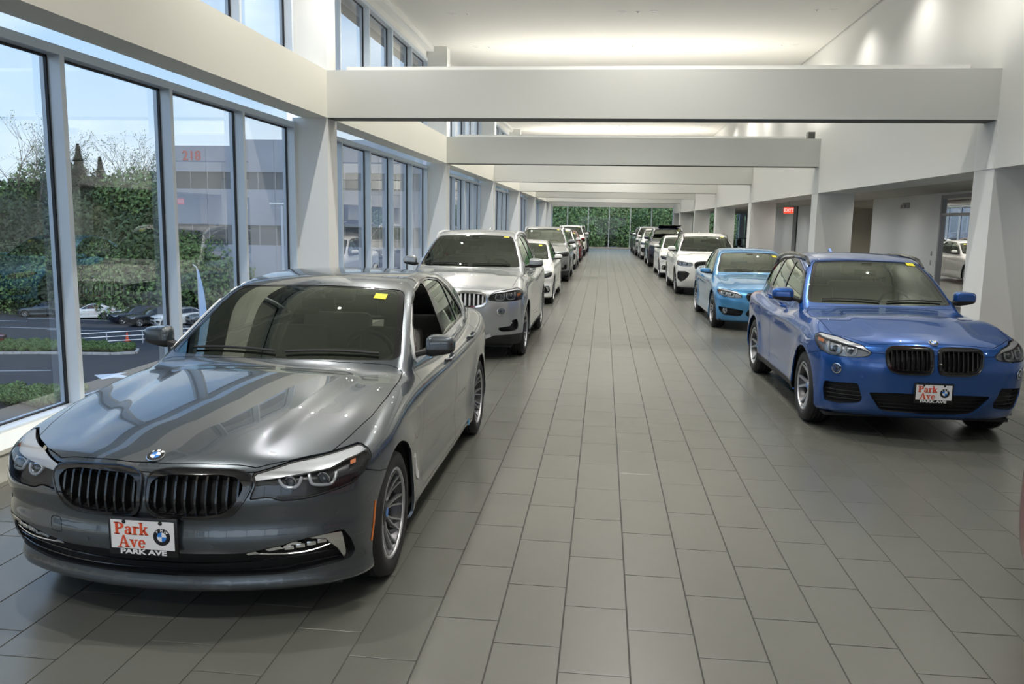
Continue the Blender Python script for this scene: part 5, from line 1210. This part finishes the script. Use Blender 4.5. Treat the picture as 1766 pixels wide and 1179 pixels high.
    for sd, a, b in halves(*kp):
        gk = psd(ki, np.abs(a[:,0]), a[:,2]); fr_ = compact(*clip(a, b, -gk)); in_ = compact(*clip(a, b, gk))
        kf = shell('grille', B, *fr_, q.get('kframe', M_gloss), root, .03, .010)
        shell('grille_back', B, *in_, M_mblack, kf, -.045, -.05)
        if lod >= 2:
            MB().tube(loop_pts(B, a, b, off=.008)[0].tolist(), .006, 6, closed=True).build('grille_rim', q.get('krim', M_gloss), kf)
        if lod >= 1:
            xs_ = [p[0] for p in ki]; n = q.get('slats', 9); x0, x1 = min(xs_), max(xs_); ns = MB()
            for i in range(n):
                x = x0+(x1-x0)*(i+.5)/n; zz = np.linspace(.3, 1.2, 400); ins_ = psd(ki, np.full(400, x), zz) < .0
                if ins_.sum() < 3: continue
                z0, z1 = zz[ins_].min(), zz[ins_].max(); z_ = np.linspace(z0, z1, 8); y_ = B.front_y(np.full(8, x), z_)
                v = []; hw = q.get('slatw', .0045)
                for zq, yq in zip(z_, y_): v += [(sd*x-hw, yq+.002, zq), (sd*x+hw, yq+.002, zq), (sd*x+hw*1.3, yq+.045, zq), (sd*x-hw*1.3, yq+.045, zq)]
                f = [(4*k+j, 4*k+(j+1) % 4, 4*k+4+(j+1) % 4, 4*k+4+j) for k in range(7) for j in range(4)]
                m_ = MB().add(v, f)
                if lod >= 2: m_.build('slat', q.get('slatm', M_gloss), kf)
                else: ns.add(v, f)
            if lod == 1 and ns.v: ns.build('slats', q.get('slatm', M_gloss), kf)['kind'] = 'stuff'
    for tr_ in q.get('trims', []):
        pc = take(lambda P: np.maximum(psd(tr_['poly'], U(P), P[:,2]), front(P)+.1), .002)
        for o in split(pc, tr_['name'], tr_['m'], .02, tr_.get('off', .006)): pass
    for it in q['intakes']:
        g = lambda P: np.maximum(psd(it['poly'], U(P), P[:,2]), front(P)+.1)
        pc = take(g, .0); prt = halves(*pc) if it.get('sides', False) else [(0, *pc)]
        for sd, a, b in prt:
            ik = shell('lower_grille', B, a, b, it.get('m', M_mesh), root, -.05, -.055)
            if ik is None or lod < 2: continue
            for bar in it.get('bars', []):
                for s2 in ((1, -1) if sd == 0 else (sd,)):
                    pts = [at(u, z, .012) for u, z in bar[0]]; MB().tube([(s2*p[0], p[1], p[2]) for p in spline([tuple(p) for p in pts], 3)], bar[1], 6, flat=bar[2] if len(bar) > 2 else 1).build('grille_bar', bar[3] if len(bar) > 3 else M_gloss, ik)
            if it.get('rows'):
                for zz in it['rows']:
                    us = [u for u in np.linspace(0 if sd == 0 else min(p[0] for p in it['poly']), max(p[0] for p in it['poly']), 60) if psd(it['poly'], np.array([u]), np.array([zz]))[0] < -.004]
                    for s2 in ((1, -1) if sd == 0 else (sd,)):
                        if len(us) > 4: MB().tube([(s2*p[0], p[1], p[2]) for p in [at(u, zz, .03) for u in us[::4]+[us[-1]]]], .004, 4).build('grille_bar', M_mblack, ik)
    if lod >= 2:
        for u, z, r in q.get('fogs', []):
            for sd in (1, -1):
                p = at(u, z, .0); n_ = B.normals(p[None])[0]; e = MB().lathe([(r*1.25,-.004),(r*1.3,.004),(r*1.05,.006),(r,.0),(r*.9,-.012),(.001,-.03)], 'y', n=24)
                e.v = [(x, -y, z_) for x, y, z_ in e.v]; o = e.build('fog_lamp', M_chrome if q.get('fogc') else M_mblack, root, loc=(sd*p[0], p[1]-.004, p[2])); o.rotation_euler = (0, 0, sd*math.atan2(n_[0], -n_[1]))
                MB().ball((0,-.004,0), r*.86, (1,.25,1), 16, 8).build('fog_glass', M_lens, o); MB().ball((0,.008,0), r*.5, (1,.5,1), 12, 8).build('fog_bulb', M_ball, o)
        for u, z in q.get('leds', []):
            for sd in (1, -1):
                p = at(u, z, .022); n_ = B.normals(p[None])[0]; o = MB().rbox(-.021, .021, -.012, .010, -.010, .010, .003).build('fog_light', M_chrome, root, loc=(sd*p[0], p[1], p[2])); o.rotation_euler = (0, 0, sd*math.atan2(n_[0], -n_[1]))
        for u, z in q.get('sensors', []):
            for sd in (1, -1):
                p = at(u, z, 0); o = MB().lathe([(.0105,.001),(.0115,-.002),(.011,-.003),(.001,-.003)], 'y', n=14).build('parking_sensor', pm, root, loc=(sd*p[0], p[1], p[2])); n_ = B.normals(p[None])[0]; o.rotation_euler = (0, 0, sd*math.atan2(n_[0], -n_[1]))
    # bonnet, doors, bumper
    if lod >= 1:
        hd = take(lambda P: np.maximum(psd(q['hood'], X(P), P[:,1]), .62-P[:,2]), .005); hood = shell('bonnet', B, *hd, pm, root, .015)
        for pn in q.get('panels', []):
            if pn[1] == 'yz': g = lambda P: np.maximum(psd(pn[2], P[:,1], P[:,2]), .6-P[:,0]*pn[3])
            else: g = lambda P: np.maximum(np.maximum(psd(pn[2], U(P), P[:,2]), front(P)+.1), .02-P[:,0]*pn[3])
            pc = take(g, .0035)
            if len(pc[1]): shell(pn[0], B, *pc, pn[4] or pm, root, .012, pn[5])
        for i, dpoly in enumerate(q['doors']):
            dr = take(lambda P: np.maximum(np.maximum(psd(dpoly, P[:,1], P[:,2]), .45-X(P)), np.where(P[:,2] > q['belt']+.08, (msk(P)+.02)*1.0, -1)), .0045)
            for sd, a, b in halves(*dr):
                d_ = shell('door', B, a, b, pm, root, .015)
                if lod >= 2 and d_ is not None:
                    hy, hz = q['handles'][i]; x = float(B.side_x(hy, hz)[0])
                    MB().tube([(sd*(x-.005), hy-.11, hz), (sd*(x+.028), hy-.09, hz+.004), (sd*(x+.032), hy, hz+.007), (sd*(x+.028), hy+.09, hz+.01), (sd*(x-.005), hy+.11, hz+.01)], .011, 8, flat=1.3).build('door_handle', pm, d_)
        bp = take(lambda P: np.maximum(psd(q['bumper'], P[:,1], P[:,2]), P[:,1]-1.2), .004); shell('front_bumper', B, *bp, pm, root, .012)
        if q.get('sill'):
            sl = take(lambda P: np.maximum(psd(q['sill'], P[:,1], P[:,2]), .5-X(P)), .002); split(sl, 'sill_trim', q.get('sillm', M_mblack), .01, .004)
    tl = take(lambda P: np.maximum(psd(q['taillight'], X(P), P[:,2]), q['L']-.5-P[:,1]), .004); split(tl, 'tail_lamp', M_tail, .01, 0)
    shell('body_shell', B, *cur, pm, root, .015)
    MB().box(-.80, .80, .35, q['L']-.35, .17, .20).build('underbody', M_mblack, root)
    if lod >= 2:
        # dark lining seen through the glass
        gm = lambda P: (q['belt']-.02)-P[:,2]
        a, b = clip(cur[0], cur[1], gm(cur[0])); a, b = clip(a, b, yc-.02-a[:,1]); o = shell('roof_lining', B, a, b, M_trim, root, 0, -.022)
    if lod >= 1:
        cabin(root, q, lod); mirrors(B, root, q, pm)
    # wheels
    for yw in (q['yf'], q['yr']):
        for sd in (1, -1): wheel(root, q.get('wheels', 'seven'), q['rw'], q.get('tw', .235), q['rr'], (sd*(q['track']-q.get('tw', .235)/2), yw, q['rw']), sd, lod >= 2)
    # badge, plate, stickers
    if lod >= 2:
        by = q['badge'][0]; bz = float(B.top_z(0, by)[0]); n_ = B.normals(np.array([[0, by, bz]]))[0]
        e = empty('emblem', (0, by, bz)); e.parent = root; roundel(e, (0,0,0), .041, math.atan2(n_[2], -n_[1]), lod >= 3 or q.get('bdet', True))
    if q.get('plate') and lod >= 2:
        pz, pt, py = q['plate']; yy = float(B.front_y(0, pz)[0]); plate(root, (0, yy-.014+py, pz), pt)
    if lod >= 1 and q.get('sticker', True):
        sx, sy = q.get('sticker_at', (.47, yh-.10)); v = []; 
        for i in range(3):
            for j in range(3):
                x = sx+(i-1)*.042; y = sy+(j-1)*.035; v.append((x, y, float(B.top_z(x, y)[0])-.001))
        o = MB().add(v, [(i*3+j, i*3+3+j, i*3+4+j, i*3+1+j) for i in range(2) for j in range(2)]).build('windscreen_sticker', M_yellow, root, fix=False)
    if lod >= 2:
        for s0, s1 in (((.05, yc+.05), (.62, yc+.05+kc*.36)), ((-.58, yc+.05+kc*.33), (-.02, yc+.05))):
            pts = [(s0[0]+(s1[0]-s0[0])*t, s0[1]+(s1[1]-s0[1])*t) for t in np.linspace(0, 1, 7)]; zz = B.top_z([p[0] for p in pts], [p[1] for p in pts])
            MB().tube([(p[0], p[1], z+.012) for p, z in zip(pts, zz)], .008, 6).build('wiper', M_mblack, root)
        m0, m1 = yh-.12, q['H']-.14
        MB().rbox(-.12, .12, -.02, .02, -.035, .035, .012).build('inner_mirror', M_int, root, loc=(0, yh-.02, float(B.top_z(0, yh-.14)[0])-.07))
        MB().rbox(-.06, .06, -.09, .09, -.02, .01, .012).build('sensor_housing', M_int, root, loc=(0, yh+.02, float(B.top_z(0, yh)[0])-.035))
    if q.get('rails'):
        y0, y1, rx, rm = q['rails']
        for sd in (1, -1):
            yy = np.linspace(y0, y1, 13); zz = B.top_z(np.full(13, rx), yy); lift = np.sin(np.linspace(0, PI, 13))**.3*.072
            m_ = MB().tube([(sd*(rx-.0), y, z+l-.004) for y, z, l in zip(yy, zz, lift)], [.016]+[.021]*11+[.016], 8)
            m_.build('roof_rail', rm, root)
    if q.get('fin', True) and lod >= 2:
        y = q['fin_y']; z = float(B.top_z(0, y)[0]); MB().prism([(y-.07, z-.01), (y+.08, z-.01), (y+.085, z+.045), (y+.05, z+.05)], -.012, .012, 'yz').build('roof_antenna', pm, root)
    if q.get('glassroof') and lod >= 2: 
        pass
    if q.get('tag') and lod >= 3:
        y, z = q['tag']; x = float(B.side_x(y, z)[0]); MB().box(0, .004, -.035, .035, -.03, .03).build('blue_film_tag', mat('blue_film', (.08,.30,.55), .5), root, loc=(x, y, z))
    if q.get('marker') and lod >= 3:
        for sd in (1, -1):
            z_ = np.linspace(q['marker'][1], q['marker'][2], 6); y_ = np.linspace(*q['marker'][0], 6); x_ = B.side_x(y_, z_); MB().tube([(sd*(a+.001), b, c) for a, b, c in zip(x_, y_, z_)], .0075, 6, flat=.7).build('side_marker', M_amber, root)
    return root
# ================================================================ the cars
HERO = build_car(SEDAN, 'dark grey metallic sedan with black grille, nearest car in the left row', P_grey, (-1.985, 3.21, 0), h=.02, lod=3, group='cars in the left row')
build_car(X1, 'deep blue compact SUV with black grille, nearest car in the right row', P_blue, (2.885, 7.27, 0), h=.022, lod=3, group='cars in the right row')
build_car(X5, 'silver SUV with chrome grille bars, second car in the left row', P_silver, (-2.02, 10.70, 0), h=.025, lod=2, group='cars in the left row')
build_car(COUPE, 'light blue two-door coupe, second car in the right row', P_sky, (2.935, 14.75, 0), h=.025, lod=2, group='cars in the right row')
build_car(X3, 'white SUV with black roof rails, third car in the right row', P_white, (2.935, 22.1, 0), h=.028, lod=2, group='cars in the right row')
PAINTS = {P_grey, P_silver, P_white, P_blue, P_sky, P_red, P_navy, P_black, P_gunm}
def repaint(root, pm):
    def walk(o):
        if o.type == 'MESH' and o.material_slots and o.material_slots[0].material in PAINTS:
            o.material_slots[0].link = 'OBJECT'; o.material_slots[0].material = pm
        for c in o.children: walk(c)
    walk(root); return root
def clone(src, label, pm, loc, rz=0., group=None, s=1.0):
    c = repaint(copy_tree(src), pm); c.location = loc; c.rotation_euler = (0,0,rz); c.scale = (s,s,s); c['label'] = label
    if group: c['group'] = group
    return c
GL, GR, GO = 'cars in the left row', 'cars in the right row', 'cars parked outside'
S3 = dict(SEDAN); S3.update(panels=[], tag=None, wheels='seven', plate=None, open=(), surround=M_gloss, marker=None)
sed = build_car(S3, 'white sedan, third car in the left row behind the silver SUV', P_white, (-2.02, 18.35, 0), h=.034, lod=1, group=GL); sed.scale = (.965,.965,.965)
X5b = dict(X5); X5b.update(plate=None)
suv = build_car(X5b, 'grey SUV, fourth car in the left row with large side mirror', P_gunm, (-2.03, 25.75, 0), h=.036, lod=1, group=GL)
X3b = dict(X3); mid = build_car(X3b, 'white SUV, fifth car in the left row behind the grey SUV', P_white, (-2.02, 32.95, 0), h=.038, lod=1, group=GL)
clone(sed, 'dark red sedan, sixth car in the left row', P_red, (-2.0, 39.85, 0))
clone(suv, 'white SUV, seventh car in the left row', P_white, (-1.98, 46.95, 0))
clone(suv, 'black SUV, last car in the left row near the glass end wall', P_black, (-1.96, 53.9, 0))
clone(sed, 'white sedan, fourth car in the right row behind the white SUV', P_white, (2.95, 29.1, 0), group=GR)
nv = clone(suv, 'dark navy SUV with raised black sunroof, fifth car in the right row', P_navy, (2.98, 36.6, 0), group=GR)
MB().rbox(-.52, .52, -.30, .30, -.02, .02, .015, rot=Matrix.Rotation(math.radians(-9), 4, 'X')).build('sunroof_panel', M_gloss, nv, loc=(.1, 2.75, 1.80))
clone(mid, 'white SUV, sixth car in the right row', P_white, (2.93, 43.9, 0), group=GR)
clone(suv, 'silver SUV, seventh car in the right row', P_silver, (2.86, 48.9, 0), group=GR)
clone(mid, 'black SUV, last car in the right row by the end wall', P_black, (2.85, 54.6, 0), group=GR)
clone(sed, 'dark red car of which only the rear corner shows at the right edge', P_red, (2.95, -.50, 0), group=GR, s=1.0)
# ---- cars standing in the car park below, lighter copies
lo_s = build_car(S3, 'dark grey sedan parked outside, farthest left in the first window pane', P_grey, (-57.5, 74.2, GZ), h=.06, rz=math.radians(-66), lod=0, group=GO)
lo_x = build_car(X3b, 'white SUV parked outside just left of the car mirror', P_white, (-40.8, 69.7, GZ), h=.06, rz=math.radians(-38), lod=0, group=GO)
D = math.radians
clone(lo_s, 'white sedan parked outside behind the first window post', P_white, (-52.1, 73.3, GZ), D(-66))
clone(lo_s, 'white coupe parked outside just right of the first window post', P_white, (-47.7, 73.7, GZ), D(-72))
clone(lo_x, 'dark blue SUV parked outside, left of the two dark ones', P_navy, (-45.4, 70.5, GZ), D(-40))
clone(lo_x, 'black SUV parked outside, right of the two dark ones', P_black, (-43.1, 69.5, GZ), D(-40))
clone(lo_x, 'grey SUV parked outside behind the second window post', P_gunm, (-38.1, 71, GZ), D(-38))
clone(lo_s, 'silver sedan parked outside below the feather banner', P_silver, (-35.6, 73.4, GZ), D(-38))
clone(lo_s, 'red car parked outside beyond the island at the left edge', P_red, (-45.5, 57.4, GZ), D(112))
clone(lo_s, 'dark red car outside close below the window sill', P_red, (-26.9, 35.4, GZ), D(-115))
clone(lo_s, 'light blue car outside below the sill at the far left', P_sky, (-31.2, 33.2, GZ), D(-115))
clone(lo_x, 'silver car seen far off through the end wall, left one', P_silver, (-1.0, 75.5, -1.9), D(75))
clone(lo_x, 'silver car seen far off through the end wall, right one', P_silver, (3.6, 76.4, -1.9), D(75))
